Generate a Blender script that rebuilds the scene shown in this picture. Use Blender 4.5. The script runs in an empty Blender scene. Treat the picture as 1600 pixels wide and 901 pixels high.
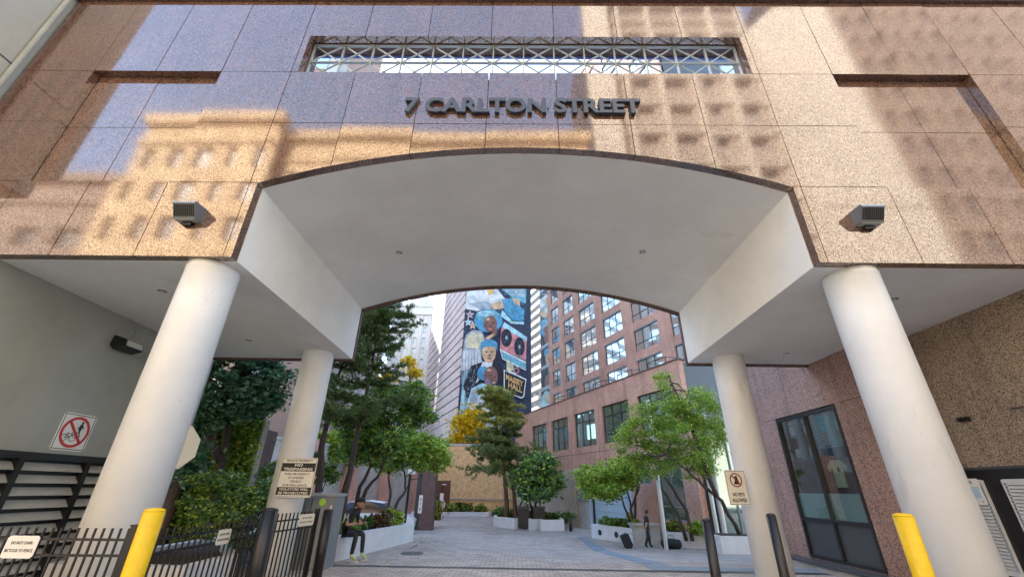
import bpy, math, random
import numpy as np
from mathutils import Matrix, Vector
R_=math.radians
SC=bpy.context.scene; COL=SC.collection
# ---------------------------------------------------------------- camera
FPX=644.37; PITCH,YAW,ROLL=R_(25.942),R_(0.704),R_(0.904)
CAM=np.array([-0.093,0.0,1.6])
_F0=np.array([-math.sin(YAW),math.cos(YAW),0]); _R0=np.array([math.cos(YAW),math.sin(YAW),0]); _U0=np.array([0,0,1.0])
CF=_F0*math.cos(PITCH)+_U0*math.sin(PITCH); _U=_U0*math.cos(PITCH)-_F0*math.sin(PITCH)
CR=_R0*math.cos(ROLL)+_U*math.sin(ROLL); CU=_U*math.cos(ROLL)-_R0*math.sin(ROLL)
cam=bpy.data.cameras.new('camera'); co=bpy.data.objects.new('camera',cam); COL.objects.link(co)
cam.sensor_width=36; cam.lens=36*FPX/1600; cam.clip_end=3000; cam.clip_start=.05
co.matrix_world=Matrix(((CR[0],CU[0],-CF[0],CAM[0]),(CR[1],CU[1],-CF[1],CAM[1]),(CR[2],CU[2],-CF[2],CAM[2]),(0,0,0,1)))
SC.camera=co
def ray(u,v): return CF+CR*(u-800)/FPX-CU*(v-450.5)/FPX
def py(u,v,Y): d=ray(u,v); return CAM+d*(Y/d[1])
def px(u,v,X): d=ray(u,v); return CAM+d*((X-CAM[0])/d[0])
def pz(u,v,Z): d=ray(u,v); return CAM+d*((Z-CAM[2])/d[2])
# ---------------------------------------------------------------- world, sun, exposure
SUN_EL,SUN_AZ=R_(33),R_(-38)        # azimuth from +Y towards +X
w=bpy.data.worlds.new('World'); SC.world=w; w.use_nodes=True
nt=w.node_tree; bg=nt.nodes['Background']; sky=nt.nodes.new('ShaderNodeTexSky'); sky.sky_type='NISHITA'; sky.sun_disc=False
sky.sun_elevation=SUN_EL; sky.sun_rotation=SUN_AZ; sky.air_density=1.0; sky.dust_density=.8; sky.ozone_density=1.2
nt.links.new(sky.outputs[0],bg.inputs[0]); bg.inputs[1].default_value=.15
sd=Vector((math.sin(SUN_AZ)*math.cos(SUN_EL),math.cos(SUN_AZ)*math.cos(SUN_EL),math.sin(SUN_EL)))
sl=bpy.data.lights.new('sun','SUN'); so=bpy.data.objects.new('sun',sl); COL.objects.link(so)
sl.energy=2.9; sl.angle=R_(.5); sl.color=(1,.95,.88); so.rotation_euler=sd.to_track_quat('Z','Y').to_euler(); so.location=(0,0,80)
SC.view_settings.view_transform='Standard'; SC.view_settings.look='None'; SC.view_settings.gamma=1
SC.view_settings.exposure=2.7; SC.view_settings.use_curve_mapping=False
SC.render.engine='CYCLES'; SC.cycles.max_bounces=8; SC.cycles.diffuse_bounces=4; SC.cycles.glossy_bounces=4; SC.cycles.transparent_max_bounces=12
rng=random.Random(7); nr=np.random.default_rng(7)
# ---------------------------------------------------------------- materials
def newmat(name):
    m=bpy.data.materials.new(name); m.use_nodes=True; n=m.node_tree; return m,n,n.nodes['Principled BSDF']
def pbr(name,col,rough=.6,metal=0.,spec=.5,noise=0,nscale=8,bump=0,bscale=40,coat=0):
    m,n,b=newmat(name); b.inputs['Base Color'].default_value=(*col,1); b.inputs['Roughness'].default_value=rough
    b.inputs['Metallic'].default_value=metal; b.inputs['Specular IOR Level'].default_value=spec; b.inputs['Coat Weight'].default_value=coat
    tc=n.nodes.new('ShaderNodeTexCoord')
    if noise:
        t=n.nodes.new('ShaderNodeTexNoise'); t.inputs['Scale'].default_value=nscale; t.inputs['Detail'].default_value=7; t.inputs['Roughness'].default_value=.62
        n.links.new(tc.outputs['Object'],t.inputs['Vector'])
        r=n.nodes.new('ShaderNodeValToRGB'); r.color_ramp.elements[0].position=.3; r.color_ramp.elements[1].position=.7
        a=[max(0,c*(1-noise)) for c in col]; z=[min(1,c*(1+noise*.7)) for c in col]
        r.color_ramp.elements[0].color=(*a,1); r.color_ramp.elements[1].color=(*z,1)
        n.links.new(t.outputs['Fac'],r.inputs[0]); n.links.new(r.outputs[0],b.inputs['Base Color'])
    if bump:
        t=n.nodes.new('ShaderNodeTexNoise'); t.inputs['Scale'].default_value=bscale; t.inputs['Detail'].default_value=6
        n.links.new(tc.outputs['Object'],t.inputs['Vector'])
        q=n.nodes.new('ShaderNodeBump'); q.inputs['Strength'].default_value=bump; q.inputs['Distance'].default_value=.01
        n.links.new(t.outputs['Fac'],q.inputs['Height']); n.links.new(q.outputs[0],b.inputs['Normal'])
    return m
def spots(m,col,scale,thr,stretch=(1,1,1),amt=.8):
    n=m.node_tree; b=n.nodes['Principled BSDF']; L=n.links; tc=n.nodes.new('ShaderNodeTexCoord'); mp_=n.nodes.new('ShaderNodeMapping'); mp_.inputs['Scale'].default_value=stretch
    t=n.nodes.new('ShaderNodeTexNoise'); t.inputs['Scale'].default_value=scale; t.inputs['Detail'].default_value=9; t.inputs['Roughness'].default_value=.7
    L.new(tc.outputs['Object'],mp_.inputs[0]); L.new(mp_.outputs[0],t.inputs['Vector']); mr=n.nodes.new('ShaderNodeMapRange'); mr.inputs['From Min'].default_value=thr; mr.inputs['From Max'].default_value=thr+.06; mr.inputs['To Max'].default_value=amt
    L.new(t.outputs['Fac'],mr.inputs[0]); x=n.nodes.new('ShaderNodeMix'); x.data_type='RGBA'; src=b.inputs['Base Color'].links
    if src: L.new(src[0].from_socket,x.inputs['A'])
    else: x.inputs['A'].default_value=b.inputs['Base Color'].default_value
    x.inputs['B'].default_value=(*col,1); L.new(mr.outputs[0],x.inputs['Factor']); L.new(x.outputs['Result'],b.inputs['Base Color']); return m
def granite(name,c1,c2,c3,scale=42,gloss=0.,rough=.1,stain=.25):
    m,n,b=newmat(name); L=n.links; tc=n.nodes.new('ShaderNodeTexCoord')
    v=n.nodes.new('ShaderNodeTexVoronoi'); v.inputs['Scale'].default_value=scale; L.new(tc.outputs['Object'],v.inputs['Vector'])
    s=n.nodes.new('ShaderNodeSeparateColor'); L.new(v.outputs['Color'],s.inputs[0])
    r=n.nodes.new('ShaderNodeValToRGB'); e=r.color_ramp.elements; e[0].color=(*c3,1); e[1].color=(*c1,1); e[0].position=0; e[1].position=1
    k=e.new(.2); k.color=(*c3,1); k=e.new(.3); k.color=(*c2,1); k=e.new(.62); k.color=(*c1,1)
    L.new(s.outputs[0],r.inputs[0])
    t=n.nodes.new('ShaderNodeTexNoise'); t.inputs['Scale'].default_value=.9; t.inputs['Detail'].default_value=6; L.new(tc.outputs['Object'],t.inputs['Vector'])
    g=n.nodes.new('ShaderNodeNewGeometry')
    a=n.nodes.new('ShaderNodeMath'); a.operation='MULTIPLY_ADD'; L.new(g.outputs['Random Per Island'],a.inputs[0]); a.inputs[1].default_value=.22; L.new(t.outputs['Fac'],a.inputs[2])
    mr=n.nodes.new('ShaderNodeMapRange'); mr.inputs['From Min'].default_value=.3; mr.inputs['From Max'].default_value=.9; mr.inputs['To Min'].default_value=1-stain; mr.inputs['To Max'].default_value=1+stain*.6
    L.new(a.outputs[0],mr.inputs[0])
    x=n.nodes.new('ShaderNodeVectorMath'); x.operation='SCALE'; L.new(r.outputs[0],x.inputs[0]); L.new(mr.outputs[0],x.inputs['Scale'])
    mp_=n.nodes.new('ShaderNodeMapping'); mp_.inputs['Scale'].default_value=(5,5,.35); L.new(tc.outputs['Object'],mp_.inputs['Vector'])
    ts=n.nodes.new('ShaderNodeTexNoise'); ts.inputs['Scale'].default_value=1; ts.inputs['Detail'].default_value=5; L.new(mp_.outputs[0],ts.inputs['Vector'])
    ms=n.nodes.new('ShaderNodeMapRange'); ms.inputs['From Min'].default_value=.5; ms.inputs['From Max'].default_value=.75; ms.inputs['To Min'].default_value=1; ms.inputs['To Max'].default_value=.72; L.new(ts.outputs['Fac'],ms.inputs[0])
    x2=n.nodes.new('ShaderNodeVectorMath'); x2.operation='SCALE'; L.new(x.outputs[0],x2.inputs[0]); L.new(ms.outputs[0],x2.inputs['Scale']); x=x2
    L.new(x.outputs[0],b.inputs['Base Color']); b.inputs['Roughness'].default_value=rough if gloss else .65
    if gloss:
        gl=n.nodes.new('ShaderNodeBsdfGlossy'); gl.inputs['Roughness'].default_value=rough; gl.inputs['Color'].default_value=(1,.88,.76,1)
        mx=n.nodes.new('ShaderNodeMixShader'); out=n.nodes['Material Output']
        # polish is a little uneven
        m2=n.nodes.new('ShaderNodeMath'); m2.operation='MULTIPLY'; m2.inputs[1].default_value=gloss*2
        L.new(s.outputs[1],m2.inputs[0]); L.new(m2.outputs[0],mx.inputs[0]); L.new(b.outputs[0],mx.inputs[1]); L.new(gl.outputs[0],mx.inputs[2]); L.new(mx.outputs[0],out.inputs[0])
        wv=n.nodes.new('ShaderNodeTexNoise'); wv.inputs['Scale'].default_value=.7; L.new(tc.outputs['Object'],wv.inputs['Vector'])
        bp=n.nodes.new('ShaderNodeBump'); bp.inputs['Strength'].default_value=.07; bp.inputs['Distance'].default_value=.03
        L.new(wv.outputs['Fac'],bp.inputs['Height']); L.new(bp.outputs[0],gl.inputs['Normal'])
    return m
M={}
M['granite']=granite('polished_pink_granite',(.205,.115,.084),(.098,.055,.042),(.022,.016,.014),95,gloss=.145,rough=.065)
M['granite_r']=granite('rough_pink_granite',(.48,.31,.255),(.30,.185,.155),(.09,.06,.055),75)
M['granite_b']=granite('brown_aggregate',(.42,.32,.23),(.27,.195,.14),(.09,.07,.05),75)
M['granite_far']=granite('salmon_granite',(.58,.34,.255),(.49,.275,.205),(.38,.20,.15),30,stain=.3)
M['joint']=pbr('dark_joint',(.05,.03,.025),.9)
M['edge']=granite('dark_granite_edge',(.17,.095,.075),(.1,.055,.045),(.03,.02,.02),46)
M['white']=pbr('painted_plaster',(.80,.80,.78),.75,noise=.08,nscale=.8,bump=.25,bscale=25)
M['column']=pbr('painted_column',(.76,.78,.79),.42,noise=.08,nscale=1.1,bump=.12,bscale=6)
M['wallgrey']=pbr('grey_green_render',(.36,.37,.33),.85,noise=.12,nscale=1.3,bump=.5,bscale=70)
M['conc']=pbr('concrete',(.42,.41,.38),.85,noise=.2,nscale=2,bump=.4,bscale=30)
M['planter']=pbr('pale_planter_concrete',(.66,.67,.68),.75,noise=.12,nscale=2.2,bump=.3,bscale=30)
M['black']=pbr('black_metal',(.012,.012,.014),.35,spec=.5)
M['darkgrey']=pbr('dark_grey_metal',(.06,.065,.07),.45)
M['grey']=pbr('grey_metal',(.35,.37,.38),.4,metal=.2)
M['lampgrey']=pbr('lamp_metal',(.16,.18,.20),.35,metal=.4)
M['cabinet']=pbr('cabinet_paint',(.20,.22,.23),.5,noise=.1)
M['steel']=pbr('pale_steel',(.55,.57,.57),.35,metal=.5)
M['truss']=pbr('truss_metal',(.30,.33,.32),.45,metal=.2)
M['louvre']=pbr('louvre_cream',(.40,.39,.33),.5,noise=.15,nscale=3)
M['louvre2']=pbr('louvre_grey',(.62,.64,.64),.4)
M['yellow']=pbr('yellow_paint',(.82,.52,.0),.45,noise=.12,nscale=9,bump=.15,bscale=20)
M['letters']=pbr('letter_grey',(.07,.085,.11),.35,metal=.4)
M['signwhite']=pbr('sign_white',(.78,.77,.72),.4)
M['signcream']=pbr('sign_cream',(.72,.68,.55),.5)
M['red']=pbr('sign_red',(.55,.03,.03),.4)
M['ink']=pbr('sign_black',(.015,.015,.015),.5)
M['soil']=pbr('soil',(.05,.035,.025),.95,noise=.4,nscale=10)
M['bark']=pbr('bark',(.075,.055,.045),.95,noise=.45,nscale=14,bump=1,bscale=40)
M['barkred']=pbr('pine_bark',(.17,.095,.065),.95,noise=.5,nscale=14,bump=1,bscale=40)
M['glassblue']=pbr('reflective_glazing',(.80,.87,.86),.05,metal=.9)
M['glassdark']=pbr('dark_glazing',(.34,.42,.38),.03,metal=.8)
M['carglass']=pbr('car_glass',(.01,.012,.015),.05)
M['frosted']=pbr('frosted_film',(.42,.55,.55),.35)
M['frame']=pbr('window_frame_black',(.02,.022,.025),.4)
M['framegrey']=pbr('window_frame_grey',(.22,.26,.28),.4)
M['pinkclad']=pbr('pink_stone_bands',(.80,.64,.60),.8,noise=.15,nscale=.6)
M['whitestone']=pbr('white_stone',(.42,.43,.43),.8,noise=.12,nscale=.3)
M['ochre']=pbr('sunlit_ochre_render',(.70,.43,.20),.9,noise=.3,nscale=1.5,bump=1,bscale=6)  # golden sunlight on the back wall is put into this base colour
M['ochre2']=pbr('sunlit_ochre_rough',(.72,.47,.24),.9,noise=.28,nscale=3.5,bump=1,bscale=5)  # rough upper part carries the same sunlit gold in its colour
M['rust']=pbr('brown_slats',(.16,.07,.045),.6)
M['brownwall']=pbr('brown_pillar_stone',(.13,.08,.07),.7,noise=.3,nscale=5)
M['retwall']=pbr('retaining_wall',(.40,.38,.35),.9,noise=.25,nscale=1.2)
M['skin']=pbr('skin',(.42,.24,.17),.6)
M['cloth']=pbr('black_cloth',(.018,.018,.02),.85)
M['jeans']=pbr('black_jeans',(.02,.022,.03),.8)
M['shoe']=pbr('lime_shoe',(.45,.55,.25),.6)
M['sole']=pbr('pale_sole',(.5,.5,.48),.6)
M['navy']=pbr('mural_navy',(.03,.045,.10),.8,noise=.3,nscale=.8)
M['bluedoor']=pbr('blue_grey_door',(.36,.45,.50),.5,noise=.08,nscale=.6)
spots(M['column'],(.55,.56,.55),2.4,.60,(1,1,.3),.5); spots(M['column'],(.36,.35,.33),9,.66,(1,1,1),.6)
spots(M['white'],(.66,.65,.62),.9,.60,(1,1,1),.5); spots(M['yellow'],(.30,.22,.10),7,.68,(1,1,.5),.7); spots(M['wallgrey'],(.46,.46,.42),.8,.58,(1,1,1),.4); spots(M['planter'],(.36,.34,.30),2.5,.62,(1,1,.4),.5)
def emit(name,col,s):
    m,n,b=newmat(name); b.inputs['Base Color'].default_value=(*col,1); b.inputs['Emission Color'].default_value=(*col,1); b.inputs['Emission Strength'].default_value=s; return m
def leafmat(name,c0,c1,c2,trans=.35):
    m,n,b=newmat(name); L=n.links; g=n.nodes.new('ShaderNodeNewGeometry'); r=n.nodes.new('ShaderNodeValToRGB'); e=r.color_ramp.elements
    e[0].color=(*c0,1); e[1].color=(*c2,1); k=e.new(.55); k.color=(*c1,1); L.new(g.outputs['Random Per Island'],r.inputs[0])
    L.new(r.outputs[0],b.inputs['Base Color']); b.inputs['Roughness'].default_value=.5; b.inputs['Specular IOR Level'].default_value=.4
    t=n.nodes.new('ShaderNodeBsdfTranslucent'); L.new(r.outputs[0],t.inputs[0]); mx=n.nodes.new('ShaderNodeMixShader'); mx.inputs[0].default_value=trans
    L.new(b.outputs[0],mx.inputs[1]); L.new(t.outputs[0],mx.inputs[2]); L.new(mx.outputs[0],n.nodes['Material Output'].inputs[0]); return m
M['leafdark']=leafmat('leaf_dark',(.035,.10,.05),(.10,.21,.10),(.22,.36,.18),.3)
M['leafgreen']=leafmat('leaf_green',(.09,.19,.025),(.23,.39,.05),(.44,.58,.11))
M['leafbright']=leafmat('leaf_bright',(.18,.32,.03),(.38,.54,.07),(.62,.68,.15),.4)
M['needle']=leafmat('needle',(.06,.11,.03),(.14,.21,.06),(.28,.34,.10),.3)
M['needle_lit']=leafmat('needle_sunlit',(.14,.18,.04),(.34,.38,.09),(.68,.62,.18),.4)  # yellow tone stands in for sunlight on pine tips
M['yellowleaf']=leafmat('leaf_yellow',(.55,.38,.01),(.85,.62,.02),(.9,.75,.1),.5)
M['leafred']=leafmat('leaf_red',(.12,.02,.015),(.2,.05,.02),(.28,.12,.05))
def pavers():
    m,n,b=newmat('brick_pavers'); L=n.links; tc=n.nodes.new('ShaderNodeTexCoord')
    br=n.nodes.new('ShaderNodeTexBrick'); br.inputs['Scale'].default_value=1; br.inputs['Brick Width'].default_value=.22; br.inputs['Row Height'].default_value=.11
    br.inputs['Mortar Size'].default_value=.009; br.inputs['Color1'].default_value=(.52,.455,.39,1); br.inputs['Color2'].default_value=(.37,.32,.275,1); br.inputs['Mortar'].default_value=(.15,.135,.12,1)
    L.new(tc.outputs['Object'],br.inputs['Vector'])
    t=n.nodes.new('ShaderNodeTexNoise'); t.inputs['Scale'].default_value=.9; t.inputs['Detail'].default_value=10; t.inputs['Roughness'].default_value=.78; L.new(tc.outputs['Object'],t.inputs['Vector'])
    mr=n.nodes.new('ShaderNodeMapRange'); mr.inputs['From Min'].default_value=.3; mr.inputs['From Max'].default_value=.7; mr.inputs['To Min'].default_value=.62; mr.inputs['To Max'].default_value=1.2; L.new(t.outputs['Fac'],mr.inputs[0])
    x=n.nodes.new('ShaderNodeVectorMath'); x.operation='SCALE'; L.new(br.outputs[0],x.inputs[0]); L.new(mr.outputs[0],x.inputs['Scale']); L.new(x.outputs[0],b.inputs['Base Color'])
    b.inputs['Roughness'].default_value=.7; bp=n.nodes.new('ShaderNodeBump'); bp.inputs['Strength'].default_value=.4; bp.inputs['Distance'].default_value=.004
    L.new(br.outputs['Fac'],bp.inputs['Height']); bp.invert=True; L.new(bp.outputs[0],b.inputs['Normal']); return m
M['pavers']=pavers()
M['bluepave']=pbr('blue_grey_paving',(.20,.25,.29),.6,noise=.2,nscale=2)
M['asphalt']=pbr('asphalt',(.06,.06,.06),.85,noise=.3,nscale=4)
M['sidewalk']=pbr('sidewalk_concrete',(.36,.35,.33),.85,noise=.15,nscale=2)
# ---------------------------------------------------------------- mesh helpers
OM={}                                    # world matrix of every thing
I4=Matrix.Identity(4)
class MB:
    def __init__(s,T=None): s.v=[];s.f=[];s.m=[];s.T=T or I4
    def add(s,vs,fs,mat=0):
        o=len(s.v); T=s.T
        s.v+= [tuple(T@Vector(p)) for p in vs]; s.f+=[tuple(i+o for i in f) for f in fs]; s.m+=[mat]*len(fs); return s
    def box(s,x0,x1,y0,y1,z0,z1,mat=0,bev=0):
        if bev:
            b=bev; s.prism([(x0+b,z0),(x1-b,z0),(x1,z0+b),(x1,z1-b),(x1-b,z1),(x0+b,z1),(x0,z1-b),(x0,z0+b)],y0,y1,mat); return s
        v=[(x,y,z) for z in (z0,z1) for y in (y0,y1) for x in (x0,x1)]
        return s.add(v,[(0,2,3,1),(4,5,7,6),(0,1,5,4),(2,6,7,3),(0,4,6,2),(1,3,7,5)],mat)
    def prism(s,poly,y0,y1,mat=0,ax='xz'):
        n=len(poly)
        mp={'xz':lambda a,b,c:(a,c,b),'xy':lambda a,b,c:(a,b,c),'yz':lambda a,b,c:(c,a,b)}[ax]
        v=[mp(a,b,y0) for a,b in poly]+[mp(a,b,y1) for a,b in poly]
        return s.add(v,[tuple(range(n))[::-1],tuple(range(n,2*n))]+[(i,(i+1)%n,n+(i+1)%n,n+i) for i in range(n)],mat)
    def tube(s,path,rad,n=10,mat=0,cap=True):
        P=[Vector(p) for p in path]; rs=rad if hasattr(rad,'__len__') else [rad]*len(P); v=[];f=[]
        a=None
        for i,p in enumerate(P):
            d=(P[min(i+1,len(P)-1)]-P[max(i-1,0)]).normalized()
            if a is None: a=d.orthogonal().normalized()
            else: a=(a-d*a.dot(d)).normalized()
            b=d.cross(a)
            for k in range(n):
                t=2*math.pi*k/n; v.append(tuple(p+(a*math.cos(t)+b*math.sin(t))*rs[i]))
        for i in range(len(P)-1):
            for k in range(n): f.append((i*n+k,i*n+(k+1)%n,(i+1)*n+(k+1)%n,(i+1)*n+k))
        if cap: f+=[tuple(range(n))[::-1],tuple(range((len(P)-1)*n,len(P)*n))]
        return s.add(v,f,mat)
    def bar(s,p,q,w,d,nrm=(0,1,0),mat=0):      # flat bar from p to q, width w in plane, depth d along nrm
        p,q,nrm=Vector(p),Vector(q),Vector(nrm).normalized(); t=(q-p).normalized(); side=t.cross(nrm).normalized()*w/2; nn=nrm*d/2
        v=[tuple(a+sa*side+sb*nn) for a in (p,q) for sb in (-1,1) for sa in (-1,1)]
        return s.add(v,[(0,2,3,1),(4,5,7,6),(0,1,5,4),(2,6,7,3),(0,4,6,2),(1,3,7,5)],mat)
    def lathe(s,prof,c=(0,0,0),n=32,mat=0):
        v=[];f=[]
        for r,z in prof:
            for k in range(n): t=2*math.pi*k/n; v.append((c[0]+r*math.cos(t),c[1]+r*math.sin(t),c[2]+z))
        m=len(prof)
        for i in range(m-1):
            for k in range(n): f.append((i*n+k,i*n+(k+1)%n,(i+1)*n+(k+1)%n,(i+1)*n+k))
        f+=[tuple(range(n))[::-1],tuple(range((m-1)*n,m*n))]
        return s.add(v,f,mat)
    def ball(s,c,r,n=12,mat=0,sc=(1,1,1)):
        v=[];f=[];m=n//2
        for i in range(m+1):
            a=math.pi*i/m
            for k in range(n): t=2*math.pi*k/n; v.append((c[0]+r*sc[0]*math.sin(a)*math.cos(t),c[1]+r*sc[1]*math.sin(a)*math.sin(t),c[2]+r*sc[2]*math.cos(a)))
        for i in range(m):
            for k in range(n): f.append((i*n+k,(i+1)*n+k,(i+1)*n+(k+1)%n,i*n+(k+1)%n))
        return s.add(v,f,mat)
    def disc(s,c,r,y0,y1,mat=0,n=40,r2=0,sc=1): # ring/disc in xz plane
        if r2:
            v=[];f=[]
            for yy in (y0,y1):
                for rr in (r,r2):
                    for k in range(n): t=2*math.pi*k/n; v.append((c[0]+rr*math.cos(t)*sc,yy,c[1]+rr*math.sin(t)))
            for k in range(n):
                j=(k+1)%n; f+=[(k,j,n+j,n+k),(2*n+k,3*n+k,3*n+j,2*n+j),(k,2*n+k,2*n+j,j),(n+k,n+j,3*n+j,3*n+k)]
            return s.add(v,f,mat)
        return s.prism([(c[0]+r*math.cos(2*math.pi*k/n)*sc,c[1]+r*math.sin(2*math.pi*k/n)) for k in range(n)],y0,y1,mat)
    def build(s,name,mats,parent=None,smooth=False,loc=None):
        me=bpy.data.meshes.new(name)
        Mi=OM[parent.name].inverted() if parent is not None else None
        vs=[tuple(Mi@Vector(p)) for p in s.v] if Mi is not None else s.v
        if parent is None and loc is not None: vs=[(p[0]-loc[0],p[1]-loc[1],p[2]-loc[2]) for p in vs]
        me.from_pydata(vs,[],s.f)
        for m in (mats if isinstance(mats,(list,tuple)) else [mats]): me.materials.append(M[m] if isinstance(m,str) else m)
        me.polygons.foreach_set('material_index',s.m); 
        if smooth: me.polygons.foreach_set('use_smooth',[True]*len(s.f))
        me.update(); o=bpy.data.objects.new(name,me); COL.objects.link(o)
        if parent is not None: o.parent=parent; OM[o.name]=OM[parent.name]
        else:
            if loc is not None: o.location=loc; OM[o.name]=Matrix.Translation(loc)
            else: OM[o.name]=I4
        if smooth and hasattr(me,'shade_auto_smooth'): pass
        return o
def tag(o,label=None,cat=None,group=None,kind=None):
    if label: o['label']=label
    if cat: o['category']=cat
    if group: o['group']=group
    if kind: o['kind']=kind
    return o
def thing(name,label,cat,loc=(0,0,0),rz=0,group=None):
    o=bpy.data.objects.new(name,None); COL.objects.link(o); o.location=loc; o.rotation_euler=(0,0,rz); o.empty_display_size=.2
    OM[o.name]=Matrix.Translation(loc)@Matrix.Rotation(rz,4,'Z'); return tag(o,label,cat,group)
def partgrid(boxes,mat,parent,name='window'):
    for b in boxes[:100]: MB().box(*b).build(name,mat,parent)
    if len(boxes)>100:
        mb=MB()
        for b in boxes[100:]: mb.box(*b)
        tag(mb.build(name,mat,parent),kind='stuff')
def copy_tree(o,parent=None,label=None,loc=None,rz=None,group=None):
    c=o.copy(); COL.objects.link(c); c.parent=parent
    if loc is not None: c.location=loc
    if rz is not None: c.rotation_euler=(0,0,rz)
    if label: c['label']=label
    if group: c['group']=group
    for ch in [x for x in bpy.data.objects if x.parent==o]: copy_tree(ch,c)
    return c
def frame(o,right,up=(0,0,1)):               # local x=right, z=up, -y = outward normal (towards the viewer)
    r=Vector(right).normalized(); u=Vector(up).normalized(); n=u.cross(r).normalized()  # into wall
    return Matrix(((r[0],n[0],u[0],o[0]),(r[1],n[1],u[1],o[1]),(r[2],n[2],u[2],o[2]),(0,0,0,1)))
def text(mb,body,cx,cz,h,y0,y1,mat=0,width=None,bold=0.0,skew=0,line=1.0):
    """lettering added to mb: centred at (cx,cz) in the local xz plane, cap height h, from depth y0 to y1"""
    cu=bpy.data.curves.new('t','FONT'); cu.body=body; cu.size=1; cu.align_x='CENTER'; cu.extrude=.5; cu.offset=bold; cu.resolution_u=3; cu.space_line=line
    o=bpy.data.objects.new('t',cu); COL.objects.link(o); dg=bpy.context.evaluated_depsgraph_get(); dg.update()
    me=bpy.data.meshes.new_from_object(o.evaluated_get(dg)); vs=np.array([v.co[:] for v in me.vertices]); fs=[tuple(p.vertices) for p in me.polygons]
    bpy.data.objects.remove(o); bpy.data.curves.remove(cu); bpy.data.meshes.remove(me)
    lo,hi=vs.min(0),vs.max(0); sz=h/(hi[1]-lo[1]); sx=(width/(hi[0]-lo[0])) if width else sz
    v=[(cx+(p[0]-(lo[0]+hi[0])/2)*sx,(y0+y1)/2-(p[2])*(y1-y0),cz+(p[1]-(lo[1]+hi[1])/2)*sz) for p in vs]
    mb.add(v,fs,mat)
# ---------------------------------------------------------------- terrain
def gz(x,y):
    t=min(1,max(0,(x+3)/4)); y0=17-5*t; L=8
    return -.6*min(1,max(0,(y-y0)/L))
def gnd(u,v):
    d=ray(u,v); lo=2
    for i in range(4000):
        p=CAM+d*(lo/d[1]); 
        if p[2]<=gz(p[0],p[1]): return p
        lo+=.05
    return p
def grid(xs,ys,off=0.0):
    mb=MB(); v=[(x,y,gz(x,y)+off) for y in ys for x in xs]; n=len(xs)
    mb.add(v,[(j*n+i,j*n+i+1,(j+1)*n+i+1,(j+1)*n+i) for j in range(len(ys)-1) for i in range(n-1)]); return mb
xs=[-900,-100,-30,-12]+[-8+.5*i for i in range(60)]+[30,100,900]; ys=[-900,-100,-30,1.0]+[3+.5*i for i in range(60)]+[40,60,120,900]
tag(grid(xs,ys).build('ground','pavers'),kind='structure')
mb=MB(); mb.box(-300,300,-12,1.0,-.02,.004); tag(mb.build('road','asphalt'),kind='structure')
mb=MB(); mb.box(-300,300,1.0,3.2,-.02,.012); mb.box(-300,300,-15,-12,-.02,.14); tag(mb.build('pavement','sidewalk'),kind='structure')
mb=MB()
for x0,x1,yy in [(-60,60,-5.5)]:
    for i in range(20): mb.box(-60+6*i,-57+6*i,yy-.06,yy+.06,.006,.009)
tag(mb.build('road_marking','signwhite'),kind='structure')
# blue-grey paving band
mb=MB(); A_=[gnd(902,839),gnd(918,838)]; B_=[gnd(1018,889),gnd(1064,891)]
n=24; v=[]
for i in range(n+1):
    t=i/n
    for a,b in ((A_[0],B_[0]),(A_[1],B_[1])):
        x=a[0]+(b[0]-a[0])*t; y=a[1]+(b[1]-a[1])*t; v.append((x,y,gz(x,y)+.006))
mb.add(v,[(2*i,2*i+2,2*i+3,2*i+1) for i in range(n)])
for i in range(60):   # band also turns along the drain to the right
    pass
mb.box(3.05,8.0,11.2,11.75,.003,.010); tag(mb.build('path','bluepave'),kind='structure')
mb=MB(); mb.box(-4.4,7.2,10.98,11.02,-.01,.007); mb.box(-4.4,7.2,11.14,11.18,-.01,.007,0)
for i in range(290): mb.box(-4.4+i*.04,-4.4+i*.04+.018,11.02,11.14,-.01,.006)
mb.box(-4.4,7.2,11.02,11.14,-.01,.0045,1)
o=mb.build('drain_grate',['darkgrey','black']); tag(o,'long narrow dark metal trench drain across the paving behind the columns','drain')
g_=gnd(644,864); mb=MB(); mb.lathe([(.3,g_[2]-.05),(.3,g_[2]+.012),(.26,g_[2]+.014),(.25,g_[2]+.008)],(g_[0],g_[1],0),24); tag(mb.build('manhole_cover','darkgrey'),'small round dark cover set in the paving right of the left planter','cover')
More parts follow.
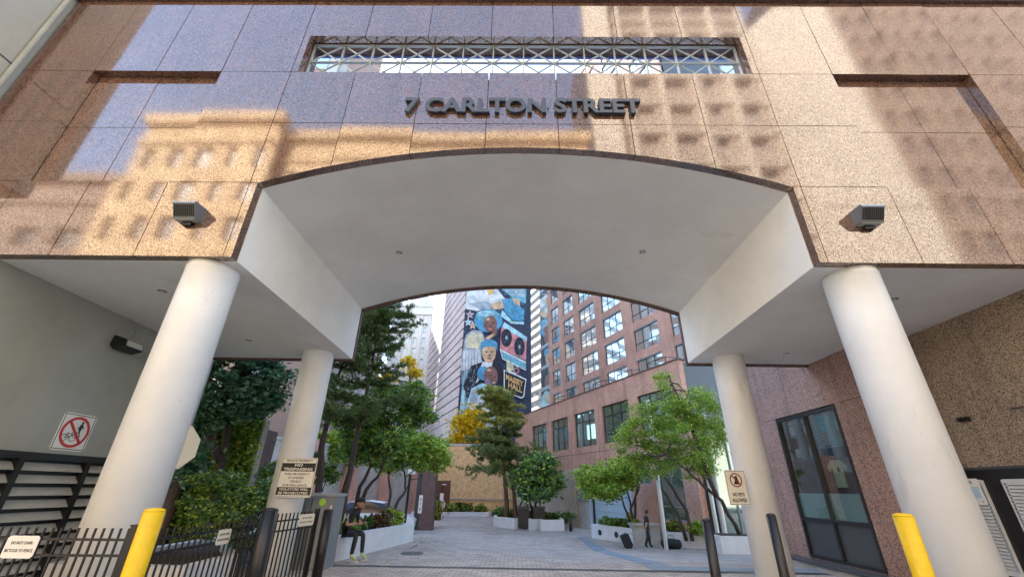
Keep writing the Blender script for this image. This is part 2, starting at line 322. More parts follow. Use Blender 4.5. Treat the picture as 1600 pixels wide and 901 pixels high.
# ---------------------------------------------------------------- entrance bridge building
D1,D2=5.285,10.387
bridge=thing('arched_gateway','pink granite gateway with white arched vault and street address over the driveway','building',(0,7.8,0))
XA=4.345; ZS,ZC=6.04,6.85
def arch(x,zs=ZS,zc=ZC):
    rise=zc-zs; Rr=(XA*XA+rise*rise)/(2*rise); return zc-Rr+math.sqrt(max(0,Rr*Rr-min(abs(x),XA)**2))
def clad(y0,y1,zb,recess=True,slot=True,arch_off=0,xlim=(-9.68,13.6)):
    mb=MB(); g=.006
    def tilt(st,x0,x1,z0,z1,yf):
        a,b=nr.normal(0,.0016),nr.normal(0,.0016)
        for i in range(st,len(mb.v)):
            p=mb.v[i]
            if p[1]<yf+.01: mb.v[i]=(p[0],p[1]+a*(p[0]-(x0+x1)/2)+b*(p[2]-(z0+z1)/2),p[2])
    xs_=[-9.68,-8.3,-7.1,-5.82,-4.47,-3.22,-1.94,-.66,.61,1.89,3.19,4.47,5.85,7.15,8.42,9.85,11.2,12.4,13.6]
    zs_=[zb,6.05,7.4,8.75,11.0]
    for i in range(len(xs_)-1):
        x0,x1=xs_[i],xs_[i+1]
        for j in range(4):
            z0,z1=zs_[j],zs_[j+1]
            rc=recess and j in (1,2) and ((x0>=-8.31 and x1<=-5.81) or (x0>=5.84 and x1<=8.43))
            dy=.14 if rc else 0; yb=y1 if not rc else y1+.07
            segs=[(x0,x1)]
            if x0<-XA<x1: segs=[(x0,-XA),(-XA,x1)]
            if x0<XA<x1: segs=[(x0,XA),(XA,x1)]
            for a,b in segs:
                inside=(a+b)/2>-XA and (a+b)/2<XA
                ga=g if a==x0 else 0; gb=g if b==x1 else 0
                if j==0 and inside: continue
                if j==1 and inside:
                    n=12; bot=[(a+ga+(b-a-ga-gb)*k/n) for k in range(n+1)]
                    st=len(mb.v); mb.prism([(t,arch(t)+arch_off) for t in bot]+[(b-gb,z1-g),(a+ga,z1-g)],y0,y1); tilt(st,a,b,z0,z1,y0); continue
                if j==3 and slot and inside:
                    mb.box(a+ga,b-gb,y0,y1,9.84,z1-g); continue
                st=len(mb.v); mb.box(a+ga,b-gb,y0+dy,yb,z0+g*(j>0),z1-g); tilt(st,a,b,z0,z1,y0+dy)
    return mb
clad(D1,D1+.145,4.65).build('granite_cladding','granite',bridge)
# joints' dark backing + returns, and rear cladding
mb=MB(); n=40
def strip(mb,y0,y1,zb,off,x0=-9.66,x1=13.5,mat=0):
    t=[-XA+2*XA*k/n for k in range(n+1)]
    mb.prism([(x0,zb+off),(-XA-off*.8,zb+off),(-XA-off*.8,ZS+off)]+[(k,arch(k)+off) for k in t]+[(XA+off*.8,ZS+off),(XA+off*.8,zb+off),(x1,zb+off),(x1,8.74),(x0,8.74)],y0,y1,mat)
strip(mb,D1+.147,D1+.149,4.65,.012)
mb.box(-9.66,-XA-.02,D1+.147,D1+.149,8.745,10.98); mb.box(XA+.02,13.5,D1+.147,D1+.149,8.745,10.98); mb.box(-XA,XA,D1+.147,D1+.149,9.85,10.98)
mb.build('joint_backing','joint',bridge)
mb=MB()
for sx in (-1,1):                                    # sides of the recessed fields and the slot, dark reveals
    a=-9.68 if sx<0 else XA+.02; b=-XA-.02 if sx<0 else 13.6
    mb.box(a,b,D1+.15,D1+.45,8.65,10.99)
mb.box(-XA-.02,XA+.02,D1+.15,D1+.45,9.845,10.99); mb.box(-XA-.02,XA+.02,D1+.15,D1+.45,8.3,8.744)
mb.build('parapet_screen','edge',bridge)
mb=MB(); mb.box(-XA+.01,XA-.01,D1+.42,D1+.455,9.79,9.844); mb.build('slot_trim',[pbr('blue_trim',(.06,.10,.33),.4)],bridge)
mb=MB(); mb.box(-9.68,13.6,D1-.07,D1+.5,11.0,11.12); mb.build('coping','edge',bridge)
mb=MB(); mb.box(-9.68,13.6,D1+.25,D1+.5,11.12,11.8); mb.build('upper_band','granite_r',bridge)
# white vault body
mb=MB(); t=[-XA+.0+2*XA*k/64 for k in range(65)]; WY=D1+.15
zv=lambda x:arch(x,5.98,6.75)
def vout(zb,zs1,zc1,yy):
    zz=lambda x:arch(x,zs1,zc1)
    o=[(-12,zb),(-XA+.012,zb),(-XA+.012,zz(-XA))]+[(k*.9972,zz(k)) for k in t[1:-1]]+[(XA-.012,zz(XA)),(XA-.012,zb),(13.6,zb),(13.6,8.5),(-12,8.5)]
    return [(x,yy,z) for x,z in o]
va=vout(4.645,6.035,6.845,WY); vb=vout(4.575,5.98,6.75,D2); nv_=len(va)
mb.add(va+vb,[tuple(range(nv_))[::-1],tuple(range(nv_,2*nv_))]+[(i,(i+1)%nv_,nv_+(i+1)%nv_,nv_+i) for i in range(nv_)])
mb.build('vault','white',bridge)
mb=MB(); t=[-XA+2*XA*k/40 for k in range(41)]
mb.prism([(-8.0,4.53),(-XA+.03,4.53),(-XA+.03,5.92)]+[(k*.992,zv(k)-.05) for k in t[1:-1]]+[(XA-.03,5.92),(XA-.03,4.53),(13.6,4.53),(13.6,8.6),(-8.0,8.6)],D2+.002,D2+.12)
mb.build('rear_cladding','edge',bridge)
# columns
for x,y in [(-4.86,5.70),(5.06,5.70),(-5.02,9.98),(5.16,10.0)]:
    mb=MB(); r=.357; mb.lathe([(r,-.7),(r,4.0),(r,4.54),(r+.004,4.545),(r+.004,4.65)],(x,y,0),56)
    mb.build('column','column',bridge,smooth=False)
for o in [o for o in bpy.data.objects if o.name.startswith('column')]:
    for p in o.data.polygons: p.use_smooth=len(p.vertices)==4
# truss in slot
mb=MB(); Y=D1+.2; z0,z1,zm=8.75,9.82,9.30; nb=14; x0,x1=-XA+.03,XA-.03; dx=(x1-x0)/nb
for z in (z0+.01,zm,z1): mb.bar((x0,Y,z),(x1,Y,z),.022,.05)
for i in range(nb+1):
    x=x0+i*dx; mb.bar((x,Y+.003,z0),(x,Y+.003,z1),.022,.055)
    if i<nb:
        for a,b in ((z0,zm),(zm,z1)):
            mb.bar((x,Y-.004,a),(x+dx,Y-.004,b),.017,.03); mb.bar((x,Y+.006,b),(x+dx,Y+.006,a),.017,.03)
mb.build('slot_lattice','truss',bridge)
mb=MB(); text(mb,'7 CARLTON STREET',-.02,7.79,.37,D1-.075,D1-.010,width=4.24,bold=.034)
for x in np.linspace(-2,1.95,14): mb.box(x,x+.02,D1-.03,D1+.01,7.77,7.79)
mb.build('address_lettering','letters',bridge)
# side walls under the bridge
lw=thing('side_wall','grey rendered wall with black louvred opening left of the driveway','wall',(-8.0,7.8,0))
MB().box(-8.6,-8.0,5.3,10.5,2.03,4.7).box(-8.6,-8.12,5.3,10.5,-.05,2.03).build('wall','wallgrey',lw)
mb=MB(); mb.box(-8.12,-7.985,3.2,10.4,1.93,2.04)
for y in (3.2,4.7,5.9,7.05,8.2,9.35,10.3): mb.box(-8.12,-7.97,y,y+.09,0,1.93)
mb.box(-8.118,-8.09,3.2,10.4,0,1.93); mb.build('louvre_frame','black',lw)
mb=MB()
for i in range(10):
    z=.1+i*.185
    mb.add([(-8.085,3.29,z+.11),(-8.085,10.3,z+.11),(-7.995,10.3,z),(-7.995,3.29,z),(-8.085,3.29,z+.125),(-8.085,10.3,z+.125),(-7.995,10.3,z+.015),(-7.995,3.29,z+.015)],[(0,1,2,3),(7,6,5,4),(3,2,6,7),(0,4,5,1)])
mb.build('louvre','louvre',lw)
MB().box(-8.6,-8.0,3.0,5.3,2.04,4.7).build('wall_front','wallgrey',lw)
rw=thing('granite_side_wall','brown aggregate wall with black panel and pale louvres right of driveway','wall',(8.14,6.5,0))
mb=MB()
for a,b in ((2.5,5.2),(5.21,7.55),(7.56,8.9)): mb.box(8.14,8.7,a,b,2.05,4.7)
mb.build('wall','granite_b',rw); MB().box(8.15,8.7,2.5,9,2.0,4.7).box(8.2,8.7,2.5,9,-.05,2.05).build('wall_backing','joint',rw)
mb=MB(); mb.box(8.11,8.2,2.5,8.9,-.05,2.03); mb.box(8.10,8.2,2.5,8.9,2.03,2.07,1); mb.build('black_panel',['black','darkgrey'],rw)
for y0,y1 in ((4.6,6.0),(6.25,7.66),(8.03,8.85)):
    mb=MB(); mb.bar((8.09,y0,.45),(8.09,y0,1.86),.06,.03,(1,0,0)); mb.bar((8.09,y1,.45),(8.09,y1,1.86),.06,.03,(1,0,0)); mb.bar((8.085,y0,1.84),(8.085,y1,1.84),.06,.03,(1,0,0)); mb.bar((8.085,y0,.47),(8.085,y1,.47),.06,.03,(1,0,0))
    for i in range(26): z=.5+i*.052; mb.add([(8.105,y0,z),(8.105,y1,z),(8.075,y1,z-.02),(8.075,y0,z-.02),(8.105,y0,z+.028),(8.105,y1,z+.028),(8.075,y1,z+.012),(8.075,y0,z+.012)],[(0,1,2,3),(3,2,6,7),(7,6,5,4)])
    mb.build('louvre_grille','louvre2',rw)
mb=MB()
mb.box(8.06,8.14,7.78,7.95,2.83,2.9); mb.box(8.0,8.06,7.82,7.9,2.85,2.89); o=mb.build('security_sensor','black',None,loc=(8.1,8.1,2.85)); tag(o,'small black sensor box high on the brown right wall behind the column','sensor')
mb=MB(); mb.box(8.05,8.14,6.55,7.05,2.92,2.98,0); o=mb.build('conduit_bracket','granite_b',None,loc=(8.1,6.8,2.95)); tag(o,'thin tan bracket on the brown wall near the right frame edge','bracket')
# rooms right: window wall at x=7.4
ww=thing('shopfront_wing','pink granite wing with tall black framed window behind right column','building',(7.4,11,0))
mb=MB(); wy0,wy1,wz0,wz1=9.95,12.35,.18,3.5
def gp(a,b,c,d): mb.box(7.4,7.6,a+.004,b-.004,c+.004,d-.004)
gp(8.45,wy0,-.1,3.52); gp(wy1,13.85,-.1,3.52); gp(8.45,10.9,3.52,9); gp(10.9,12.9,3.52,9); gp(12.9,13.85,3.52,9); gp(wy0,wy1,-.1,wz0)
mb.box(7.43,7.6,8.2,13.85,-.1,9,1) if False else None
mb.build('granite_wall','granite_r',ww)
mb=MB(); mb.box(7.61,9,8.45,13.8,3.53,9); mb.box(7.61,9,8.45,wy0,-.1,3.5); mb.box(7.61,9,wy1,13.8,-.1,3.5); mb.build('wall_backing','joint',ww); MB().box(7.61,8.14,8.45,8.5,-.1,4.57).build('end_wall','granite_r',ww)
mb=MB(); 
for y in (wy0,wy0+1.16,wy1-.07): mb.box(7.38,7.5,y,y+.07,wz0,wz1)
for z in (wz0,1.0,wz1-.08): mb.box(7.385,7.49,wy0+.0,wy1,z,z+.07)
fr=mb.build('window','frame',ww)
MB().box(7.44,7.46,wy0+.02,wy1-.02,wz0+.05,1.02).build('grey_panel','darkgrey',fr)
gm,gn,gb=newmat('clear_glass'); gb.inputs['Base Color'].default_value=(.75,.85,.85,1); gb.inputs['Roughness'].default_value=.02; gb.inputs['Transmission Weight'].default_value=1.; gb.inputs['IOR'].default_value=1.45; M['clear']=gm
_n=gm.node_tree; _t=_n.nodes.new('ShaderNodeBsdfTransparent'); _g=_n.nodes.new('ShaderNodeBsdfGlossy'); _g.inputs['Roughness'].default_value=.02; _t.inputs[0].default_value=(.85,.93,.92,1); _m=_n.nodes.new('ShaderNodeMixShader'); _m.inputs[0].default_value=.28; _n.links.new(_t.outputs[0],_m.inputs[1]); _n.links.new(_g.outputs[0],_m.inputs[2]); _n.links.new(_m.outputs[0],_n.nodes['Material Output'].inputs[0])
MB().box(7.44,7.447,wy0+.02,wy1-.02,1.05,wz1-.03).build('pane','clear',fr)
MB().box(7.452,7.456,wy0+.02,wy1-.02,1.06,1.62).build('frosted_strip','frosted',fr)
mb=MB()
for i in range(26): mb.box(7.52,7.545,wy0+.1,wy0+1.1,2.62+i*.033,2.635+i*.033)
mb.build('blind',pbr('blind_teal',(.35,.55,.58),.5),fr)
MB().box(7.62,8.9,wy0-.3,wy1+.3,.9,.95).box(8.9,8.95,wy0-.6,wy1+.6,-.1,3.6).box(7.6,8.95,wy0-.3,wy1+.3,3.55,3.6).build('shop_interior',pbr('dim_interior',(.22,.24,.20),.9),ww)
# t-shirt hanging in the window
mb=MB(frame((7.60,10.78,2.05),(0,-1,0)))
mb.prism([(-.17,-.3),(.17,-.3),(.16,.15),(.27,.05),(.33,.15),(.15,.3),(.06,.3),(0,.26),(-.06,.3),(-.15,.3),(-.33,.15),(-.27,.05),(-.16,.15)],0,.03); mb.disc((.05,.08),.05,-.003,0,1)
o=mb.build('t_shirt',[pbr('cream_shirt',(.62,.60,.40),.9),'cloth'],None,loc=(7.6,10.78,1.75)); tag(o,'cream t-shirt hanging inside the tall window','t-shirt')
# ledge under wing
mb=MB(); mb.box(6.95,7.38,8.2,13.8,-.05,.12); mb.box(6.9,7.38,8.2,13.8,.12,.16,1); mb.build('plinth',['conc','darkgrey'],ww)
# ---------------------------------------------------------------- downlights
def downlight(x,y,z,label,parent=None):
    mb=MB(); mb.lathe([(.10,-.012),(.105,-.004),(.105,.0)],(x,y,z),28); t=thing('downlight',label,'downlight',(x,y,z),0,'recessed downlights in the soffits')
    mb.build('trim_ring','signwhite',t); m2=MB(); m2.lathe([(.07,-.016),(.07,-.0125)],(x,y,z),24); m2.build('lens',pbr('lens',(.25,.25,.24),.2),t)
    m3=MB(); m3.lathe([(.035,-.021),(.035,-.0165)],(x,y,z),18); m3.build('bulb',pbr('bulbgrey',(.6,.6,.58),.3),t)
vz=lambda x,y:(arch(x,6.035,6.845)*(D2-y)+arch(x,5.98,6.75)*(y-WY))/(D2-WY)-.004
sz_=lambda y:(4.645*(D2-y)+4.575*(y-WY))/(D2-WY)-.002
downlight(-2.8,8.15,vz(-2.8,8.15),'recessed round downlight in the arched vault, left of its pair')
downlight(2.75,8.05,vz(2.75,8.05),'recessed round downlight in the arched vault, right of its pair')
downlight(-6.26,6.44,sz_(6.44),'round downlight in the flat soffit left of the front left column')
downlight(6.36,6.46,sz_(6.46),'round downlight in the flat soffit right of the front right column')
downlight(6.28,9.45,sz_(9.45),'round downlight in the flat soffit near the rear right edge above the window wing')
downlight(-6.22,8.98,sz_(8.98),'round downlight in flat soffit behind the front left column')
# ---------------------------------------------------------------- wall pack lamps on the facade
def wallpack(x,z,flip,label):
    t=thing('wall_lamp',label,'wall lamp',(x,D1,z),0,'metal wall lamps on the granite facade')
    F=Matrix.Translation((x,D1,z)); hw=.17
    mb=MB(F); mb.prism([(0,-.12),(-.13,-.12),(-.235,.085),(-.22,.115),(-.19,.13),(0,.14)],-hw,hw,0,'yz'); mb.build('housing','lampgrey',t)
    mb=MB(F); mb.prism([(-.175,.131),(-.223,.117),(-.243,.087),(-.238,.075),(-.252,.083),(-.230,.125),(-.178,.141)],-hw-.004,hw+.004,0,'yz'); mb.build('hood','steel',t)
    for i in range(10):
        xx=-hw+.025+i*(2*hw-.05)/9; MB(F).bar((xx,-.150,-.095),(xx,-.232,.065),.016,.012,(0,-1,-.5)).build('cooling_slot','black',t)
    mb=MB(F); mb.box(-hw+.02,hw-.02,-.12,-.02,-.131,-.121); mb.build('lens',pbr('lampglass',(.45,.47,.45),.15),t)
    mb=MB(F); mb.box(-.07,.07,-.06,-.001,-.19,-.1215); mb.build('mount','black',t)
wallpack(-5.17,5.36,0,'grey wedge wall lamp on the granite left of the arch')
wallpack(5.24,5.40,1,'grey wedge wall lamp on the granite right of the arch')
# flood light on left wall
t=thing('flood_light','dark flood light with conduit on the grey left wall beside the column','flood light',(-8,7.85,4.1))
mb=MB(); mb.prism([(-8.0,4.02),(-7.98,4.22),(-7.72,4.14),(-7.70,4.0),(-7.9,3.94)],7.65,8.08,0); mb.build('housing','black',t)
mb=MB(); mb.prism([(-7.705,4.13),(-7.69,4.02),(-7.694,4.02),(-7.709,4.13)],7.68,8.05); mb.bar((-7.70,7.7,4.075),(-7.70,8.03,4.075),.10,.01,(1,0,0)); mb.build('lens',pbr('floodglass',(.55,.55,.52),.2),t)
mb=MB(); mb.tube([(-7.985,8.0,4.2),(-7.985,8.05,4.4),(-7.985,8.0,4.57)],.012,8); mb.build('conduit','grey',t)
# ---------------------------------------------------------------- bollards
def bollard(x,y,zt,r,mat,label,gp,z0=None,dome=True):
    z0=gz(x,y) if z0 is None else z0; t=thing('bollard',label,'bollard',(x,y,z0),0,gp)
    mb=MB(); mb.lathe([(r,z0-.05),(r,zt-.03)],(x,y,0),32); mb.build('post',mat,t)
    m=t.children if False else None
    mb=MB(); mb.lathe([(r+.0,zt-.03),(r*.93,zt-.012),(r*.7,zt-.002),(r*.35,zt+.004),(.004,zt+.005)],(x,y,0),32); mb.build('cap',mat,t)
    for o in bpy.data.objects:
        if o.parent==t:
            for p in o.data.polygons: p.use_smooth=len(p.vertices)==4
bollard(-3.60,4.55,1.385,.09,'yellow','yellow bollard in front of the left column','yellow bollards at the driveway mouth')
bollard(4.02,5.0,1.43,.09,'yellow','yellow bollard in front of the right column','yellow bollards at the driveway mouth')
G='black bollards beside the driveway'
p=py(422,800,6.25); bollard(p[0],6.25,1.33,.095,'black','black bollard at left end of the fence panel with no trespassing sign behind',G)
p=py(513,800,8.3); bollard(p[0],8.3,1.24,.085,'black','black bollard in front of the grey utility cabinet',G)
p=py(1103,806,6.3); bollard(p[0],6.3,1.29,.063,'black','slim black bollard left of the no pets column',G)
p=py(1204,803,5.9); bollard(p[0],5.9,1.375,.055,'black','slim black bollard between the right columns',G)
# ---------------------------------------------------------------- black picket fences
def fence(p,q,zt,n,label,posts=(1,1),pick=.012,rails=(-.10,-.235),z0=0):
    p=np.array(p,float); q=np.array(q,float); t=thing('picket_fence',label,'fence',((p[0]+q[0])/2,(p[1]+q[1])/2,z0),0,'black metal picket fences')
    d=(q-p)/np.linalg.norm(q-p); nrm=(-d[1],d[0],0); mb=MB()
    for r in rails+(-zt+.18,):
        mb.bar((*p,zt+r),(*q,zt+r),.022,.022,nrm)
    mb.build('rail','black',t); mb=MB()
    for i in range(n):
        a=p+(q-p)*(i+.7)/(n+.4); mb.bar((*a,.08),(*a,zt),.016,.016,nrm)
    mb.build('pickets','black',t)
    for k,e in zip(posts,(p,q)):
        if k: MB().box(e[0]-.03,e[0]+.03,e[1]-.03,e[1]+.03,0,zt+.02).box(e[0]-.037,e[0]+.037,e[1]-.037,e[1]+.037,zt+.02,zt+.035).build('post','black',t)
    return t
P0=pz(-80,838,1.1)[:2]; P1=pz(206,841,1.1)[:2]; P2=pz(414,815,1.1)[:2]
P3=np.array(py(502,805,8.25))[:2]
fence(P0,P1,1.19,21,'black picket fence with do not chain sign in front of left louvres',(0,1))
Pb=np.array([P1[0]+.05,P1[1]+.12]); fence(Pb,P2,1.17,22,'black picket fence between yellow bollard and black bollard, shrubs behind',(0,1))
fence((P2[0]+.12,6.35),(P3[0]-.02,8.1),1.22,18,'black picket fence running back beside the driveway to the utility cabinet',(0,1))
def smallsign(C,right,w,h,name,label,lines,cat='sign',mat='signwhite',group=None,th=.006,up=(0,0,1),textc='ink',sc=(1,1)):
    SM=Matrix.Diagonal((sc[0],1,sc[1],1)); mb=MB(frame(C,right,up)@SM); t=thing(name,label,cat,C,0,group); r=.02
    mb.prism([(-w/2+r,-h/2),(w/2-r,-h/2),(w/2,-h/2+r),(w/2,h/2-r),(w/2-r,h/2),(-w/2+r,h/2),(-w/2,h/2-r),(-w/2,-h/2+r)],0,th)
    mb.build('plate',mat,t); mt=MB(frame(C,right,up)@SM)
    for (s,cx,cz,hh,ww_,b) in lines: text(mt,s,cx,cz,hh,-.002,0.0,width=ww_,bold=b)
    if lines: mt.build('lettering',textc,t)
    return t
def onfence(p,q,u,zc):
    # point on the fence plane p->q under pixel column u
    d=ray(u,850); n=np.array([-(q-p)[1],(q-p)[0]]); tt=((p-CAM[:2])@n)/(d[:2]@n); x=CAM[:2]+d[:2]*tt; return x
d=(P1-P0)/np.linalg.norm(P1-P0); nn_=np.array([-d[1],d[0]]); nn_*=-np.sign(nn_@d*0+nn_[1]) 
GS='do not chain bicycles signs on the fences'
c=onfence(P0,P1,38,1); smallsign((c[0],c[1]-.03,1.025),(d[0],d[1],0),.30,.19,'fence_sign','white do not chain bicycles sign on the leftmost fence panel',[('DO NOT CHAIN',0,.035,.026,.2,.01),('BICYCLES TO FENCE',0,-.03,.026,.26,.01)],group=GS)
d=(P2-Pb)/np.linalg.norm(P2-Pb); c=onfence(Pb,P2,343,1); smallsign((c[0]+.03*d[1],c[1]-.03*d[0],.995),(d[0],d[1],0),.27,.17,'fence_sign','cream do not chain bicycles sign on the fence in front of the shrubs',[('DO NOT CHAIN',0,.03,.024,.19,.01),('BICYCLES TO FENCE',0,-.03,.024,.23,.01)],mat='signcream',group=GS)
Pc=np.array([P2[0]+.12,6.35]); Pd=np.array([P3[0]-.02,8.1]); d=(Pd-Pc)/np.linalg.norm(Pd-Pc); c=onfence(Pc,Pd,469,1); smallsign((c[0]+.03*d[1],c[1]-.03*d[0],1.10),(d[0],d[1],0),.42,.17,'fence_sign','small cream do not chain bicycles sign on the fence beside the utility cabinet',[('DO NOT CHAIN',0,.03,.024,.26,.01),('BICYCLES TO FENCE',0,-.03,.024,.34,.01)],mat='signcream',group=GS)
# ---------------------------------------------------------------- prohibition sign on the left wall
C0=(-7.985,7.73,2.41); t=thing('prohibition_sign','white square sign with red ring forbidding pedestrians and bicycles on grey wall','sign',C0)
F=frame(C0,(0,1,0)); s=.31
mb=MB(F); mb.box(-s,s,0,.008,-s,s,0,.04); mb.build('plate','signwhite',t)
mb=MB(F)
for a,b,c_,d_ in ((-s+.02,s-.02,-s+.02,-s+.032),(-s+.02,s-.02,s-.032,s-.02),(-s+.02,-s+.032,-s+.02,s-.02),(s-.032,s-.02,-s+.02,s-.02)): mb.box(a,b,-.0015,0,c_,d_)
mb.ball((.08,-.003,.165),.022,10,0,(1,.2,1)); mb.bar((.08,-.003,.14),(.07,-.003,.03),.05,.003)
for a,b in (((.07,.03),(.03,-.08)),((.07,.03),(.10,-.03)),((.10,-.03),(.11,-.1)),((.08,.13),(.02,.06)),((.08,.13),(.13,.07))): mb.bar((a[0],-.0025,a[1]),(b[0],-.0025,b[1]),.017,.002)
for cx in (-.15,.0): mb.disc((cx,-.1),.058,-.002,0,r2=.048)
for a,b in (((-.15,-.1),(-.11,-.03)),((-.11,-.03),(-.03,-.03)),((-.03,-.03),(.0,-.1)),((-.11,-.03),(-.07,-.1)),((-.07,-.1),(-.03,-.03)),((-.15,-.1),(-.07,-.1)),((-.03,-.03),(-.035,.0)),((-.115,-.03),(-.12,-.01))): mb.bar((a[0],-.002,a[1]),(b[0],-.002,b[1]),.009,.002)
mb.build('pictogram','ink',t)
mb=MB(F); mb.disc((0,0),.26,-.006,-.003,r2=.215); mb.bar((-.16,-.0045,.17),(.16,-.0045,-.17),.045,.003); mb.build('red_ring','red',t)
# no trespassing sign on rear-left column
C1=py(463,745,9.56); C1=(C1[0],9.56,C1[2]); t=smallsign(C1,(1,-.03,0),.62,.80,'warning_sign','white and black no trespassing sign on the rear left column',[('PRIVATE PROPERTY',0,.34,.045,.46,.01),('THIS PROPERTY',0,.065,.045,.44,.01),('IS UNDER',0,-.01,.045,.26,.01),('VIDEO',0,-.085,.045,.2,.01),('SURVEILLANCE',0,-.16,.045,.42,.01)],sc=(1.25,.95))
F=frame(C1,(1,-.03,0))@Matrix.Diagonal((1.25,1,.95,1)); mb=MB(F); mb.box(-.29,.29,-.001,0,.12,.29); mb.box(-.29,.29,-.001,0,-.355,-.2)
for a in ((-.30,.30,.378,.385),(-.30,.30,-.385,-.378),(-.30,-.293,-.385,.385),(.293,.30,-.385,.385)): mb.box(a[0],a[1],-.001,0,a[2],a[3])
mb.build('black_band','ink',t); mb=MB(F); text(mb,'NO',0,.25,.06,-.003,-.001,width=.14,bold=.03); text(mb,'TRESPASSING',0,.165,.06,-.003,-.001,width=.5,bold=.03); text(mb,'VIOLATORS WILL',0,-.24,.05,-.003,-.001,width=.5,bold=.02); text(mb,'BE PROSECUTED',0,-.315,.05,-.003,-.001,width=.5,bold=.02); mb.build('white_lettering','signwhite',t)
# no pets sign on rear-right column
C2=py(1152,761,9.60); C2=(C2[0],9.60,C2[2]); t=smallsign(C2,(1,.12,0),.46,.66,'warning_sign','white no pets allowed sign with dog symbol on the rear right column',[('NO PETS',0,-.13,.07,.26,.03),('ALLOWED',0,-.235,.07,.33,.03)])
F=frame(C2,(1,.12,0)); mb=MB(F); mb.prism([(-.06,.06),(.07,.06),(.06,.12),(.035,.19),(.045,.225),(-.02,.215),(-.035,.195),(-.005,.18),(-.03,.12)],-.002,0)
for a in ((-.215,.215,.31,.317),(-.215,.215,-.317,-.31),(-.215,-.208,-.317,.317),(.208,.215,-.317,.317)): mb.box(a[0],a[1],-.001,0,a[2],a[3])
mb.build('dog_pictogram','ink',t); mb=MB(F); mb.disc((0,.14),.135,-.005,-.002,r2=.112); mb.bar((-.085,-.0035,.225),(.085,-.0035,.055),.022,.003); mb.build('red_ring',pbr('sign_darkred',(.22,.03,.03),.5),t)
# octagonal sign seen from behind, left
C3=np.array([-6.27,8.0,2.22]); t=thing('octagonal_sign','cream backside of an octagonal stop sign half hidden behind left column','road sign',(C3[0],C3[1],0))
F=frame(C3,(.42,.91,0)); mb=MB(F); R8=.40; mb.prism([(R8*math.cos(R_(22.5+45*k)),R8*math.sin(R_(22.5+45*k))) for k in range(8)],-.004,.004); mb.build('plate','signcream',t)
MB().tube([(C3[0]+.02,C3[1]+.04,0),(C3[0]+.02,C3[1]+.04,2.4)],.03,10).build('post','grey',t)
# partly hidden sign on right wall
c=px(1522,770,8.06); t=smallsign((8.06,8.16,1.68),(0,-1,0),.22,.42,'notice_sign','white notice with pale blue patch half hidden behind the front right column',[('R',-.03,.15,.045,.045,.02),('o',.05,-.16,.03,.03,.01)]); MB().box(8.0575,8.0595,8.09,8.23,1.58,1.76).build('blue_patch',pbr('paleblue',(.45,.62,.75),.5),t)
# utility cabinet
t=thing('utility_cabinet','grey metal utility cabinet with round green sticker beside the fence','cabinet',(-4.65,10.7,0))
MB().box(-5.15,-4.13,10.45,11.0,-.02,1.40,0).build('body','cabinet',t); MB().box(-5.18,-4.10,10.42,11.03,1.40,1.46).build('lid','grey',t)
MB().box(-4.66,-4.65,10.442,10.45,.1,1.35).build('door_seam','black',t); mb=MB(frame((-4.42,10.445,1.28),(1,0,0))); mb.disc((0,0),.075,-.004,0); mb.build('green_sticker',pbr('lime',(.35,.65,.05),.5),t)
MB(frame((-4.22,10.445,1.15),(1,0,0))).prism([(0,-.09),(.04,-.05),(.035,.03),(.01,.09),(-.01,.02)],-.003,0).build('white_sticker','signwhite',t)
# ================================================================ courtyard buildings
EV=np.array([-.38,.925]); EV/=np.linalg.norm(EV)
A0=pz(903,829,-.6)[:2]; A0=CAM[:2]+(A0-CAM[:2])*1.09
def onplane(u,v,A,e=EV):
    d=ray(u,v); n=np.array([-e[1],e[0]]); t=((A-CAM[:2])@n)/(d[:2]@n); P=CAM+d*t; return (P[:2]-A)@e,P[2]
def FR(A,e=EV):    # local x = -s along the facade (towards the right in view), -y outwards
    return frame((A[0],A[1],0),(-e[0],-e[1],0))
KP=np.linalg.norm(A0-CAM[:2])/27.4      # how much further than my planning numbers
def hole_wall(mb,x0,x1,z0,z1,holes,y0,y1,mat=0):
    """wall panel with rectangular holes (xa,xb,za,zb) - split into strips"""
    xs_=sorted({x0,x1,*[h[0] for h in holes],*[h[1] for h in holes]}); xs_=[x for x in xs_ if x0<=x<=x1]
    for a,b in zip(xs_[:-1],xs_[1:]):
        if b-a<1e-5: continue
        hs=sorted([(h[2],h[3]) for h in holes if h[0]<=a+1e-6 and h[1]>=b-1e-6]); z=z0
        for c,d in hs:
            if c>z: mb.box(a,b,y0,y1,z,c,mat)
            z=max(z,d)
        if z<z1: mb.box(a,b,y0,y1,z,z1,mat)
